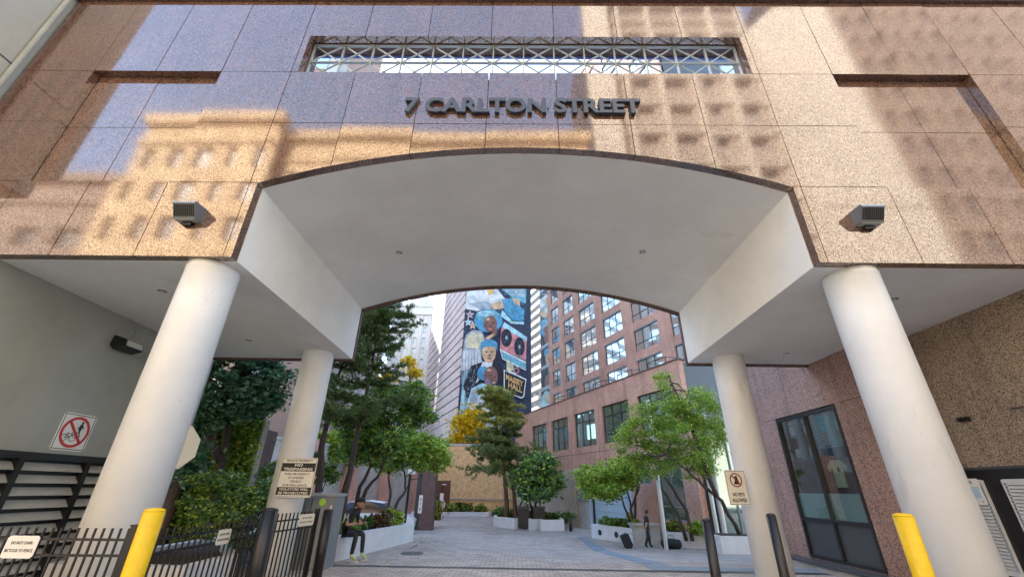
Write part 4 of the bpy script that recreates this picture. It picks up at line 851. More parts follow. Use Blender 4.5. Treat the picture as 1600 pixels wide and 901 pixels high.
# ================================================================ vegetation
def leafcloud(mb,pts,size,n4=True,flat=.3,droop=0.0,aspect=.55):
    """one rhombic leaf per point"""
    n=len(pts); a=nr.normal(size=(n,3)); a[:,2]*=.5; a/=np.linalg.norm(a,axis=1)[:,None]; b=nr.normal(size=(n,3)); b[:,2]*=flat+.3
    b-=a*(a*b).sum(1)[:,None]; b/=np.linalg.norm(b,axis=1)[:,None]; sz=size*nr.uniform(.6,1.3,(n,1)); a=a*sz; b=b*sz*aspect; c=np.cross(a,b); c/=np.linalg.norm(c,axis=1)[:,None]; c*=sz*.15
    v=np.stack([pts-a,pts-b+c,pts+a,pts+b+c],1).reshape(-1,3); f=np.arange(4*n).reshape(-1,4); return v,f
def mesh_np(name,parts,mat,parent):
    o_=0; V=[];Fc=[]
    for v,f in parts: V.append(v); Fc.append(f+o_); o_+=len(v)
    V=np.concatenate(V); Fc=np.concatenate(Fc); Mi=np.array(OM[parent.name].inverted()); V=V@Mi[:3,:3].T+Mi[:3,3]; k_=Fc.shape[1]
    me=bpy.data.meshes.new(name); me.vertices.add(len(V)); me.vertices.foreach_set('co',V.astype(np.float32).ravel()); me.loops.add(Fc.size); me.loops.foreach_set('vertex_index',Fc.ravel().astype(np.int32))
    me.polygons.add(len(Fc)); me.polygons.foreach_set('loop_start',(np.arange(len(Fc))*k_).astype(np.int32)); me.polygons.foreach_set('loop_total',np.full(len(Fc),k_,np.int32)); me.update(calc_edges=True); me.validate()
    me.materials.append(M[mat]); o=bpy.data.objects.new(name,me); COL.objects.link(o); o.parent=parent; OM[o.name]=OM[parent.name]; return o
def blob_points(blobs,n,clump=.35,shell=.55,nclump=None):
    """points in clumps spread through ellipsoid blobs: (cx,cy,cz,rx,ry,rz)"""
    vol=np.array([b[3]*b[4]*b[5] for b in blobs])**.8; vol/=vol.sum(); out=[]; cl=[]
    for b,w_ in zip(blobs,vol):
        m=max(30,int(n*w_)); nc=max(5,int((nclump or 26)*(b[3]*b[5])**.5*1.2)); d=nr.normal(size=(nc,3)); d/=np.linalg.norm(d,axis=1)[:,None]; r=nr.uniform(shell**3,1,(nc,1))**(1/3)
        c=np.array(b[:3])+d*r*np.array(b[3:]); cr=clump*nr.uniform(.5,1.2,(nc,1)); idx=nr.integers(0,nc,m); dd=nr.normal(size=(m,3)); dd[:,2]*=.62
        out.append(c[idx]+dd*cr[idx]*.55); cl.append(c)
    return np.concatenate(out),np.concatenate(cl)
def wobble(p,q,n,amp):
    p=np.array(p,float);q=np.array(q,float); return [tuple(p+(q-p)*i/n+ (nr.normal(size=3)*amp if 0<i<n else 0)) for i in range(n+1)]
def broadleaf(name,label,base,trunks,blobs,n,size,mat,bark='bark',r0=.09,clump=.35,group=None,cat='tree',branches=18,mats2=None,shell=.5,nclump=None):
    t=thing(name,label,cat,tuple(base),0,group); pts,cl=blob_points(blobs,n,clump,shell,nclump)
    mb=MB()
    ends=[]
    for tr in trunks:
        m=len(tr); path=[]
        for i in range(m-1): path+=wobble(tr[i],tr[i+1],3,.02)[:-1]
        path.append(tuple(tr[-1])); rr=[r0*(1-.68*i/(len(path)-1)) for i in range(len(path))]; mb.tube(path,rr,9); ends+=[path[int(len(path)*f)] for f in (.5,.7,.85)]+[path[-1]]
    mb.build('trunk',bark,t,smooth=True) if trunks else None
    mb=MB(); ends=np.array(ends) if ends else np.array([[*base]])
    sel=nr.choice(len(cl),min(branches,len(cl)),replace=False)
    for c in cl[sel]:
        e=ends[np.argmin(np.linalg.norm(ends-c,axis=1)+nr.uniform(0,.6,len(ends)))]; path=wobble(e,c,5,.05*np.linalg.norm(e-c)); mb.tube(path,[r0*.36,r0*.3,r0*.24,r0*.18,r0*.12,r0*.05],6)
    if trunks and branches: mb.build('branches',bark,t)
    if mats2:
        k_=nr.random(len(pts))<mats2[1]; 
        mesh_np('foliage',[leafcloud(None,pts[~k_],size)],mat,t); mesh_np('foliage_tips',[leafcloud(None,pts[k_],size)],mats2[0],t)
    else: mesh_np('crown' if cat=='tree' else 'foliage',[leafcloud(None,pts,size)],mat,t)
    return t
def tufts(centers,dirs,L,n,wd):
    m=len(centers); c=np.repeat(centers,n,0); d=np.repeat(dirs,n,0)+nr.normal(size=(m*n,3))*.75; d/=np.linalg.norm(d,axis=1)[:,None]; s_=np.cross(d,nr.normal(size=(m*n,3))); s_/=np.linalg.norm(s_,axis=1)[:,None]
    ln=L*nr.uniform(.6,1.2,(m*n,1)); v=np.stack([c-s_*wd,c+s_*wd,c+d*ln],1).reshape(-1,3); return v,np.arange(3*m*n).reshape(-1,3)
def pine(name,label,trunks,whorls,mat,L=.16,n=16,wd=.009,tuft_step=.16,droop=.1,r0=.14,bark='barkred',seed=1,light=None):
    """whorls: (trunk index, height fraction, reach, count)"""
    rs=np.random.default_rng(seed); base=trunks[0][0]; t=thing(name,label,'tree',tuple(base)); mb=MB(); paths=[]
    for tr in trunks:
        path=[]
        for i in range(len(tr)-1): path+=wobble(tr[i],tr[i+1],4,.03)[:-1]
        path.append(tuple(tr[-1])); paths.append(np.array(path)); mb.tube(path,[r0*(1-.85*i/(len(path)-1)) for i in range(len(path))],10)
    mb.build('trunk',bark,t,smooth=True); mb=MB(); C=[];D=[]
    for ti,fr_,reach,cnt in whorls:
        P_=paths[ti]; x=fr_*(len(P_)-1); i=int(min(x,len(P_)-2)); o_=P_[i]+(P_[i+1]-P_[i])*(x-i)
        for k_ in range(cnt):
            az=rs.uniform(0,2*math.pi); rc=reach*rs.uniform(.55,1.15); dr=np.array([math.cos(az),math.sin(az),rs.uniform(-.12,.25)]); ns=6; path=[o_]
            for j in range(ns): 
                dr=dr+np.array([rs.normal()*.12,rs.normal()*.12,.05-droop*.12]); dr/=np.linalg.norm(dr); path.append(path[-1]+dr*rc/ns)
            mb.tube([tuple(p) for p in path],[.03*(1-j/ns)+.006 for j in range(ns+1)],5)
            for j in range(1,ns+1):
                nsub=3 if j<ns else 4
                for _ in range(nsub):
                    sd_=np.array([rs.normal(),rs.normal(),rs.normal()*.3+.12]); sd_/=np.linalg.norm(sd_); sl_=rc*.3*rs.uniform(.5,1.1)*(1.1-.4*j/ns); e=path[j]+sd_*sl_; mb.tube([tuple(path[j]),tuple(e)],[.009,.004],4,cap=False)
                    m=max(2,int(sl_/tuft_step))
                    for q_ in range(m+1): C.append(path[j]+(e-path[j])*(.3+.7*q_/max(1,m))+rs.normal(size=3)*.02); D.append(sd_*.8+np.array([0,0,.3]))
    mb.build('branches',bark,t); C=np.array(C);D=np.array(D)
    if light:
        top=C[:,2]>np.quantile(C[:,2],light[1]); k_=top&(nr.random(len(C))<light[2]); mesh_np('crown',[tufts(C[~k_],D[~k_],L,n,wd)],mat,t); mesh_np('sunlit_tips',[tufts(C[k_],D[k_],L,n,wd)],light[0],t)  # upper tufts get the yellow material as painted sunlight
    else: mesh_np('crown',[tufts(C,D,L,n,wd)],mat,t)
    return t
def B(u,v,Y,ru,rv,ryf=1.0):
    c=py(u,v,Y); dz=(c-CAM)@CF; return (c[0],c[1],c[2],ru*dz/FPX,ru*dz/FPX*ryf,rv*dz/FPX)
def pp(u,v,Y): return tuple(py(u,v,Y))
def gp3(u,Y,dz=0,v=800): x=py(u,v,Y)[0]; return (x,Y,gz(x,Y)+dz)
# big dark broadleaf, left
broadleaf('broadleaf_tree','large dark green broadleaf tree filling the gap left of the rear left column',gp3(330,13,-.1),[[gp3(335,13,-.1),pp(350,700,13),pp(365,620,12.6),pp(375,570,12.4)],[pp(345,720,13),pp(310,650,12.6),pp(330,590,12.2)]],
  [B(345,590,12.2,50,42),B(405,615,12.6,42,34),B(312,640,11.8,30,42),B(370,635,12.4,44,20),B(430,580,12.9,22,20),B(292,700,11.6,16,36),B(345,545,12.5,70,30),B(300,735,12,14,26)],24000,.085,'leafdark',r0=.13,clump=.30,shell=.25)
# big pine
b0=gp3(533,14.2,.3)
pine('pine_tree','tall dark pine leaning right behind the rear left column',[[b0,pp(545,745,14.3),pp(556,690,14.5),pp(575,600,14.8),pp(592,520,15),pp(600,478,15)],[gp3(498,13.6,.2),pp(502,700,13.7),pp(516,640,13.9),pp(536,560,14.2),pp(556,500,14.4)]],
  [(0,f,2.0*(1.08-f*.45),7) for f in (.46,.53,.6,.66,.72,.77,.82,.87,.92,.96,.99)]+[(1,f,1.5*(1.1-f*.3),4) for f in (.45,.55,.63,.7,.78,.86,.93,.99)],'needle',L=.15,n=15,wd=.011,tuft_step=.10,seed=5,r0=.12,bark='bark')
# small bright tree with bent trunk, right of the pine
broadleaf('young_tree','bright green young tree with thin bent trunk left of brown pillar',gp3(608,18,.3),[[gp3(608,18.0,.3),pp(622,782,18.6),pp(634,765,19),pp(633,745,19.2),pp(628,720,19.3)],[gp3(606,18.0,.3),pp(610,775,18.4),pp(607,745,18.8),pp(612,718,19)]],
  [B(655,705,19.3,38,24),B(628,688,19.0,32,22),B(610,712,19,28,20),B(682,712,19.6,24,22),B(650,690,19.3,30,18),B(600,690,18.6,26,22)],15000,.085,'leafgreen',r0=.07,clump=.36,mats2=('leafbright',.45),shell=.3)
broadleaf('young_tree','mid green tree with forked trunk growing from planter behind the seated man',gp3(560,15.5,.4),[[gp3(553,15.5,.4),pp(562,760,15.5),pp(578,730,15.6),pp(590,700,15.7)],[gp3(557,15.5,.4),pp(572,765,15.5),pp(590,745,15.4),pp(602,715,15.3)]],
  [B(600,640,16,42,34),B(640,620,16.4,34,26),B(560,660,15.6,34,30),B(590,700,15.6,42,24),B(545,710,15.4,26,22),B(655,650,16.5,30,20)],17000,.075,'leafgreen',r0=.08,clump=.34,mats2=('leafdark',.3),shell=.3)
# central pine
c0=gp3(792,31.2,.3); c1=gp3(806,31.0,.3)
pine('pine_tree','central pine with two red trunks in front of the mural',[[c0,pp(790,760,31),pp(781,700,31),pp(775,640,31),pp(771,610,31)],[c1,pp(803,770,31.2),pp(795,700,31.4),pp(788,655,31.4)]],
  [(0,f,3.5*(1.15-f*.78),5) for f in (.36,.42,.48,.54,.6,.66,.72,.78,.83,.88,.92,.96,.99)]+[(1,f,2.3*(1.1-f*.6),4) for f in (.5,.6,.7,.8,.9,.98)],'needle',L=.26,n=14,wd=.021,tuft_step=.2,seed=11,r0=.17,droop=.6,light=('needle_lit',.5,.75))
broadleaf('small_tree','rounded dark green multi stem tree right of the central pine',gp3(835,30,.2),[[gp3(830,30,.2),pp(836,790,30),pp(848,750,30)],[gp3(838,30,.2),pp(828,785,30),pp(822,750,30)],[gp3(826,30,.2),pp(812,790,29.8),pp(822,765,29.6)]],
  [B(845,735,29.8,26,22),B(822,752,29.6,22,20),B(862,755,29.8,18,20),B(840,768,29.4,26,12),B(845,718,30,16,12)],11000,.13,'leafgreen',r0=.09,clump=.55,mats2=('leafdark',.5),shell=.3)
# right multi-stem tree
b=gp3(984,23.2,.4)
broadleaf('small_tree','bright green multi stem tree over the right vented planter',b,[[gp3(985,23.2,.4),pp(975,790,23.2),pp(968,760,23)],[gp3(988,23.2,.4),pp(985,785,23.2),pp(975,750,23)],[gp3(990,23.2,.4),pp(993,775,23.1),pp(997,745,23)],[gp3(992,23.1,.4),pp(985,795,22.8),pp(998,765,22.9),pp(1001,745,23)]],
  [B(940,748,22.8,32,26),B(975,735,23,26,22),B(915,738,23,16,12),B(955,765,22.4,30,13),B(925,762,22.5,16,14),B(978,752,23,18,16)],12000,.085,'leafbright',r0=.075,clump=.38,mats2=('leafgreen',.55),shell=.25)
b=gp3(1072,20.8,.4)
broadleaf('honey_locust_tree','airy light green tree with leaning dark trunks left of no pets column',b,[[gp3(1066,21.2,.3),pp(1058,800,21),pp(1035,765,20.6),pp(1020,730,20.2)],[gp3(1075,21,.3),pp(1072,795,21),pp(1050,760,20.5),pp(1030,735,20),pp(1010,700,19.8)],[gp3(1150,18.8,.6),pp(1128,782,18.2),pp(1100,760,17.5),pp(1075,735,17.6),pp(1040,710,17.8)],[pp(1120,775,17.5),pp(1085,680,17.6),pp(1060,620,17.8),pp(1045,585,18)]],
  [B(1060,690,18,46,34),B(1010,680,18.6,40,28),B(1095,660,17.8,24,40),B(1050,640,18.2,34,24),B(1040,600,18.4,16,26),B(985,700,19,28,24),B(1085,725,17.8,30,22),B(1020,725,19,34,18),B(1000,640,18.8,20,12),B(1090,620,17.8,20,22),B(1118,690,18.2,24,40),B(1115,640,18.2,16,30),B(1075,655,17.6,24,24)],36000,.047,'leafgreen',r0=.085,clump=.36,mats2=('leafbright',.5),shell=.15,branches=46,nclump=20)
# yellow trees, far
broadleaf('yellow_tree','bright yellow leaved tree above the ochre wall beside the central pine',(-6,47,0),[[(-5.5,47,0),pp(728,690,47),pp(735,660,47)]],[B(730,665,47,20,14),B(722,685,46.5,16,9),B(745,650,47,14,12),B(755,680,47,14,8)],7000,.2,'yellowleaf',r0=.2,clump=.9,shell=.2)
broadleaf('yellow_tree','yellow leaved tree glimpsed through the tall left pine',(-20,60,0),[[py(640,800,60),pp(640,600,60)]],[B(640,566,60,7,5),B(647,584,60,8,5),B(607,590,60,9,5),B(521,615,60,4,5)],900,.3,'yellowleaf',r0=.2,clump=1.0,shell=.2)
# ivy + hedge + shrubs + planter flowers
def shrub(label,blobs,n,size,mat,m2=None,name='shrub',cat='shrub',clump=.16,group=None):
    b=blobs[0]; return broadleaf(name,label,(b[0],b[1],b[2]-b[5]),[[(b[0],b[1],b[2]-b[5]),(b[0]+.03,b[1],b[2])]],blobs,n,size,mat,r0=.02,clump=clump,cat=cat,branches=5,mats2=m2,shell=.2,group=group)
def wallivy(label,x0,x1,y,z0,z1,n,size,mat,m2=None):
    t=thing('ivy',label,'climbing plant',((x0+x1)/2,y,z0)); pts=np.stack([nr.uniform(x0,x1,n),y-nr.uniform(0,.35,n)*nr.random(n),nr.uniform(z0,z1,n)+nr.normal(0,.12,n)],1); mesh_np('foliage',[leafcloud(None,pts,size)],mat,t)
    if m2: p2=pts[:n//3]+nr.normal(size=(n//3,3))*.1; mesh_np('foliage_tips',[leafcloud(None,p2,size)],m2,t)
    mb=MB(); 
    for i in range(5): mb.tube(wobble((x0+(x1-x0)*(i+.5)/5,y-.03,z0),(x0+(x1-x0)*(i+.5)/5,y-.03,z1-.3),6,.06),.015,5)
    mb.build('stems','bark',t)
wallivy('yellow green ivy curtain on the wall left of the rear left column',-9.85,-8.1,13.65,0,3.6,9000,.07,'leafgreen','leafbright')
shrub('leafy rounded shrub behind the left fence',[B(335,760,10.2,36,24),B(320,790,9.8,34,26),B(370,785,10,28,22),B(345,815,9.4,40,22)],12000,.042,'leafgreen',('leafdark',.45))
shrub('dark shrub between the left fence and rear left column',[B(410,770,11.5,24,24),B(400,800,11,30,26),B(385,830,10.4,30,24),B(440,790,12,14,28),B(425,740,12.4,16,22)],11000,.045,'leafdark',('leafgreen',.45))
shrub('pale dotted bush beyond the rear left column beside the cabinet',[B(508,745,14,16,20),B(500,720,14.4,12,14)],3500,.05,'leafgreen',('leafdark',.5))
wallivy('hedge of ivy hanging over the retaining wall top behind the pine',-14,-9.5,30.5,3.2,4.9,6000,.13,'leafgreen','leafbright')
t0=[(-4.62,12.6,.62,.35,.5,.22,'leafgreen',('leafbright',.4),'broad leaved green plant nearest the seated man in the left planter'),(-4.5,13.6,.6,.4,.6,.22,'leafdark',('leafgreen',.5),'dark green flowering plant in the middle of the left planter'),(-4.3,14.5,.66,.35,.5,.24,'leafred',('leafdark',.4),'reddish leaved plant in the left planter'),(-4.05,15.4,.72,.3,.4,.25,'leafbright',('leafred',.1),'yellow green plant at the far end of the left planter')]
for x,y,z,a,b_,c,m_,m2,l in t0: shrub(l,[(x,y,z,a,b_,c)],2600,.05,m_,m2,name='bedding_plant',cat='plant',clump=.13,group='bedding plants in the planters')
shrub('low clipped green hedge in the right vented planter',[(5.0,24.1,.15,.6,.5,.28),(5.4,23.5,.15,.5,.5,.26),(4.6,24.8,.15,.4,.4,.25)],6000,.06,'leafgreen',('leafdark',.4),name='hedge',cat='hedge')
shrub('yellow green plant at the right end of the vented planter',[(5.75,23.3,.2,.4,.4,.3)],2000,.07,'leafbright',name='bedding_plant',cat='plant')
shrub('mixed reddish bedding behind the walking man',[(ra[0]+.5,ra[1]+.32,rz+.1,.45,.22,.26)],2600,.06,'leafred',('leafgreen',.6),name='bedding_plant',cat='plant')
shrub('leafy green bedding near the honey locust trunks',[(rb[0]-.55,rb[1]+.34,rz+.12,.5,.22,.3)],3000,.06,'leafgreen',('leafbright',.3),name='bedding_plant',cat='plant')
g1=gnd(800,824)
shrub('ground cover of low dark bushes under the central pine',[(g1[0]+.2,g1[1]+2,.05,1.1,.8,.25),(g1[0]+1.8,g1[1]+1,.05,1.2,.6,.25),(g1[0]+3.2,g1[1]+.6,.05,.9,.5,.22),(g1[0]-.8,g1[1]+2.6,.1,.6,.5,.3)],9000,.09,'leafdark',('leafgreen',.4),name='low_bush',cat='bush',clump=.25)
shrub('small green bush at the foot of the brown stone pillar',[B(682,795,30,9,10),B(678,806,29.5,7,7)],2000,.09,'leafbright',('leafred',.4),clump=.25)
shrub('low red and green bushes before the ochre back wall',[(-6.2,41.5,.05,.9,.4,.35),(-4.6,41.8,.1,.7,.4,.4),(-3.2,42,.0,.5,.3,.3)],4000,.12,'leafred',('leafgreen',.6),name='low_bush',cat='bush',clump=.3)
lp=[]
for cx,cy,rx,ry,n_ in ((-3.0,14,.7,2.5,60),(1.5,27,3.0,1.2,90),(4.2,23.2,1.2,1.2,80),(6.2,19.5,1.6,1.2,70),(-1,20,4,6,60),(-1,12,4,2,20)):
    for _ in range(n_):
        x,y=cx+rng.gauss(0,rx),cy+rng.gauss(0,ry); x=max(x,-3.1+.0*y) if y<16.5 else x; lp.append((x,y,gz(x,y)+.012))
mb=MB()
for x,y,z in lp:
    a=rng.uniform(0,6.28); l=rng.uniform(.025,.05); c_,s_=math.cos(a)*l,math.sin(a)*l; mb.add([(x-c_,y-s_,z),(x+s_*.6,y-c_*.6,z+.008),(x+c_,y+s_,z+.004),(x-s_*.6,y+c_*.6,z+.01)],[(0,1,2,3)])
o=mb.build('fallen_leaves',pbr('dry_leaf',(.38,.26,.07),.8,noise=.5,nscale=3)); tag(o,'scattered dry leaves on the courtyard paving','leaves',None,'stuff')
# ================================================================ street furniture in the court
Yp=27.5; t=thing('stone_pillar','tall brown stone pillar with white number sign left of the ochre wall','pillar',tuple(gp3(662,Yp)))
a=py(655,800,Yp)[0]; b_=py(676,800,Yp)[0]; MB().box(a,b_,Yp,Yp+.8,-.7,py(665,727,Yp)[2]).build('shaft','brownwall',t); MB().box(a-.35,a-.005,Yp+.25,Yp+.8,-.7,py(665,727,Yp)[2]-.1).build('side_shaft','darkgrey',t)
smallsign((py(657,787,Yp)[0],Yp-.03,py(657,787,Yp)[2]),(1,0,0),.22,.95,'number_sign','narrow white vertical sign on the brown stone pillar',[('1',0,.25,.16,.05,.02),('7',0,0,.16,.08,.02),('1',0,-.25,.16,.05,.02)])
Yl=22; t=thing('camera_pole','slim black pole topped by a white security camera above the left planter','pole',tuple(gp3(640,Yl)))
x=py(641,740,Yl)[0]; zt=py(641,733,Yl)[2]; MB().tube([(x,Yl,-.6),(x,Yl,zt)],.06,12).build('pole','black',t); MB().box(x-.1,x+.22,Yl-.15,Yl+.1,zt-.22,zt+.02).box(x+.02,x+.2,Yl-.3,Yl-.15,zt-.2,zt-.05).build('camera','signwhite',t); MB().box(x-.12,x+.12,Yl-.12,Yl+.12,-.6,-.2).build('base','black',t)
Ys=37; t=thing('sign_post','thin dark post with small notice and round sign before the brown slat panel','sign post',tuple(gp3(690,Ys)))
x=py(690,780,Ys)[0]; MB().tube([(x,Ys,-.6),(x,Ys,py(690,757,Ys)[2])],.05,8).build('post','black',t); z=py(690,787,Ys)[2]; MB(frame((x,Ys-.07,z),(1,0,0))).disc((0,0),.33,-.01,0).build('round_sign','signwhite',t)
MB(frame((x,Ys-.09,z),(1,0,0))).disc((0,0),.25,-.01,-.002,r2=.18).build('round_symbol','red',t); z=py(690,776,Ys)[2]; MB().box(x-.14,x+.14,Ys-.08,Ys-.06,z-.28,z+.28).build('notice','signwhite',t); z=py(690,757,Ys)[2]; MB().box(x-.05,x+.3,Ys-.06,Ys,z,z+.07).build('lamp_arm','signwhite',t)
Yg=30; x=py(819,790,Yg)[0]; t=thing('white_marker_post','thin white post beside the central pine','post',(x,Yg,-.6)); MB().tube([(x,Yg,-.7),(x,Yg,py(819,760,Yg)[2])],.05,8).build('post','black',t); MB().tube([(x,Yg-.02,py(819,800,Yg)[2]),(x,Yg-.02,py(819,772,Yg)[2])],.065,8).build('sleeve','signwhite',t)
for u_,l in ((818,'small dark metal bin left, behind bushes under the central pine'),(842,'larger dark metal bin right, behind bushes under the central pine')):
    x=py(u_,795,29.5)[0]; t=thing('litter_bin',l,'bin',(x,29.5,-.6)); MB().box(x-.35,x+.35,29.3,29.9,-.5,.55).build('body','black',t); MB().box(x-.4,x+.4,29.25,29.95,.55,.66).build('lid','darkgrey',t)
x,y,_=gnd(891,829); bollard(x,y-.3,py(891,806,y-.3)[2],.09,'black','far black bollard standing before the loading door pier',G)
# white canopy posts on the right
for ub,ut,Yq,l in ((1036,1020,20.5,'white steel post left, in front of the ground floor windows'),(1118,1105,20.3,'white steel post farther right beside the honey locust'),(1130,1112,19.8,'white steel post rightmost, nearest the rear right column')):
    x=py(ub,815,Yq)[0]; t=thing('steel_post',l,'post',(x,Yq,-.6)); MB().tube([(x,Yq,-.7),(x,Yq,5.6)],.085,12).build('post','steel',t)
mb=MB(); mb.box(7.4,14,20.9,21.3,-.7,5.4); gbk=thing('glazed_annex','dark glazed annex with grey mullions between the podium and rear right column','building',(9,21,-.6))
MB().box(8.9,16,21.0,24,-.7,4.6).build('wall','darkgrey',gbk); mb=MB()
for i in range(6): mb.box(9+i*.9,9.06+i*.9,20.9,20.99,-.6,4.5)
mb.build('mullion','framegrey',gbk); MB().box(9,15.9,20.97,20.995,-.2,4.4).build('glazing','glassdark',gbk)
X8=MB(); bb=thing('glass_office_block','pale blue glass office block glimpsed between the podium and rear right column','building',(16,40,-.6)); MB().box(15.2,36,36,50,-.6,52).build('wall',pbr('pale_glass_block',(.45,.60,.68),.25),bb)
mb=MB()
for j in range(26): mb.box(15.2,36,35.9,35.99,2*j,2*j+.35)
for i in range(9): mb.box(15.2+i*2.2,15.35+i*2.2,35.85,35.9,0,52)
mb.build('mullion','whitestone',bb)
# white car behind left planter
cx,cy=-7.6,25.2; z0=gz(cx,cy); t=thing('parked_car','white car parked behind the left planter, only roof and windows visible','car',(cx,cy,z0)); Tc=Matrix.Translation((cx,cy,z0))@Matrix.Rotation(R_(8),4,'Z')
mb=MB(Tc); prof=[(-2.15,.3),(2.15,.3),(2.2,.62),(1.95,.85),(1.15,.98),(-1.9,1.0),(-2.2,.75)]; mb.prism(prof,-.86,.86); mb.build('body',pbr('white_car',(.75,.76,.78),.25,coat=.6),t)
mb=MB(Tc); cab=[(-1.75,.98),(1.15,.98),(.45,1.44),(-.3,1.52),(-1.25,1.46)]; n_=len(cab); v=[(a,-.84 if z<1 else -.66,z) for a,z in cab]+[(a,.84 if z<1 else .66,z) for a,z in cab]; mb.add(v,[tuple(range(n_))[::-1],tuple(range(n_,2*n_))]+[(i,(i+1)%n_,n_+(i+1)%n_,n_+i) for i in range(n_)]); mb.build('windows','carglass',t)
mb=MB(Tc); mb.prism([(.5,1.43),(-.3,1.525),(-1.3,1.465),(-1.35,1.49),(-.3,1.565),(.5,1.47)],-.66,.66); mb.build('roof','planter',t)
for x in (-1.35,1.35):
    for y in (-.86,.86):
        wl=MB(Tc).prism([(x+.32*math.cos(R_(15*i)),.32+.32*math.sin(R_(15*i))) for i in range(24)],y-.11,y+.11).build('wheel','black',t); MB(Tc).prism([(x+.19*math.cos(R_(30*i)),.32+.19*math.sin(R_(30*i))) for i in range(12)],y-.12,y+.12).build('rim','steel',wl)
# ================================================================ people
def skin_body(name,joints,edges,zones,parent,extra=None,scale=1):
    me=bpy.data.meshes.new('tmp'); keys=list(joints); me.from_pydata([joints[k][0] for k in keys],[(keys.index(a),keys.index(b)) for a,b in edges],[]); o=bpy.data.objects.new('tmp',me); COL.objects.link(o)
    md=o.modifiers.new('s','SKIN'); md.use_smooth_shade=True; md.branch_smoothing=.6; sv=me.skin_vertices[0].data
    for i,k in enumerate(keys):
        r=joints[k][1]; r=r if isinstance(r,tuple) else (r,r); sv[i].radius=r; sv[i].use_root=(k=='pelvis')
    o.modifiers.new('u','SUBSURF').levels=2; dg=bpy.context.evaluated_depsgraph_get(); dg.update(); m2=bpy.data.meshes.new_from_object(o.evaluated_get(dg)); bpy.data.objects.remove(o)
    mb=MB(OM[parent.name]); mb.add([v.co[:] for v in m2.vertices],[tuple(p.vertices) for p in m2.polygons]); 
    cs=[p.center[:] for p in m2.polygons]; mb.m=[zones(c) for c in cs]
    if extra: extra(mb)
    b=mb.build('body',['skin','cloth','jeans','shoe','sole','ink'],parent,smooth=True); return b
def hand(mb,w,d,side,curl=.5,s=1.0):
    w=Vector(w); d=Vector(d).normalized(); side=Vector(side); side=(side-d*side.dot(d)).normalized(); nrm=d.cross(side)
    mb.ball(tuple(w+d*.045*s),.04*s,10,0,(.9,.9,.8))
    for i,ln in enumerate((.07,.08,.075,.058)):
        a=w+d*.07*s+side*(.03-.02*i)*s; k1=a+(d*math.cos(curl)+nrm*math.sin(curl))*ln*.5*s; k2=k1+(d*math.cos(curl*2.2)+nrm*math.sin(curl*2.2))*ln*.5*s; mb.tube([tuple(a),tuple(k1),tuple(k2)],[.0095*s,.009*s,.007*s],6,0)
    a=w+d*.02*s+side*.035*s; mb.tube([tuple(a),tuple(a+side*.03*s+d*.03*s),tuple(a+side*.03*s+d*.06*s+nrm*.02*s)],[.012*s,.011*s,.008*s],6,0)
# seated man on the left planter (faces +x)
gxy=(-4.28,11.75); t=thing('person','person in black t-shirt and cap sitting on the left planter looking at a phone','person',(gxy[0],gxy[1],0),R_(-12))
J={'pelvis':((0,0,.60),(.15,.12)),'waist':((.03,0,.76),(.13,.115)),'chest':((.12,0,.95),(.17,.13)),'neckb':((.2,0,1.09),(.075,.08)),'neck':((.26,0,1.14),(.055,.055)),
 'hipL':((.05,.1,.58),(.09,.09)),'kneeL':((.44,.15,.57),(.068,.068)),'ankL':((.47,.16,.13),(.045,.045)),'toeL':((.62,.17,.06),(.045,.04)),
 'hipR':((.05,-.1,.58),(.09,.09)),'kneeR':((.42,-.13,.57),(.068,.068)),'ankR':((.38,-.16,.13),(.045,.045)),'toeR':((.54,-.19,.06),(.045,.04)),
 'shL':((.15,.19,1.04),(.065,.065)),'elL':((.22,.24,.78),(.045,.045)),'wrL':((.42,.13,.80),(.03,.03)),
 'shR':((.15,-.19,1.04),(.065,.065)),'elR':((.18,-.25,.77),(.045,.045)),'wrR':((.40,-.12,.80),(.03,.03))}
Eg=[('pelvis','waist'),('waist','chest'),('chest','neckb'),('neckb','neck'),('pelvis','hipL'),('hipL','kneeL'),('kneeL','ankL'),('ankL','toeL'),('pelvis','hipR'),('hipR','kneeR'),('kneeR','ankR'),('ankR','toeR'),('chest','shL'),('shL','elL'),('elL','wrL'),('chest','shR'),('shR','elR'),('elR','wrR')]
def zone(c):
    x,y,z=c
    if z<.17: return 3
    if z<.66 or (x>.3 and z<.66): return 2
    if z>1.13 and x>.2: return 0
    if x>.24 and z<.9: return 0
    if abs(y)>.2 and z<.86: return 0
    return 1
def ex(mb):
    mb.ball((.335,0,1.235),.098,18,0,(1,.8,1.18)); mb.ball((.43,0,1.205),.02,8,0,(1.1,.8,1.3)); mb.ball((.30,.078,1.23),.024,8,0,(.8,.4,1.3)); mb.ball((.30,-.078,1.23),.024,8,0,(.8,.4,1.3)); mb.ball((.40,0,1.145),.045,10,0,(1,1,.7))
    for y in (-.03,.03): mb.ball((.423,y,1.235),.009,8,5)
    mb.ball((.428,0,1.17),.012,8,5,(.5,1.6,.4))
    hand(mb,(.42,.13,.80),(1,-.5,.15),(0,0,1),.7); hand(mb,(.40,-.12,.80),(1,.5,.15),(0,0,1),-.7)
    for x,y,dx in ((.47,.16,0),(.38,-.16,0)): mb.box(x-.08,x+.2,y-.05,y+.045,0,.035,4)
skin_body('body',J,Eg,zone,t,ex)
Tp=OM[t.name]; mb=MB(Tp); mb.lathe([(.108,0),(.108,.03),(.095,.07),(.05,.10),(.004,.105)],(.33,0,1.265),20); mb.prism([(.36,-.085),(.49,-.06),(.505,0),(.49,.06),(.36,.085)],1.262,1.275,0,'xy'); mb.build('cap','cloth',t,smooth=False)
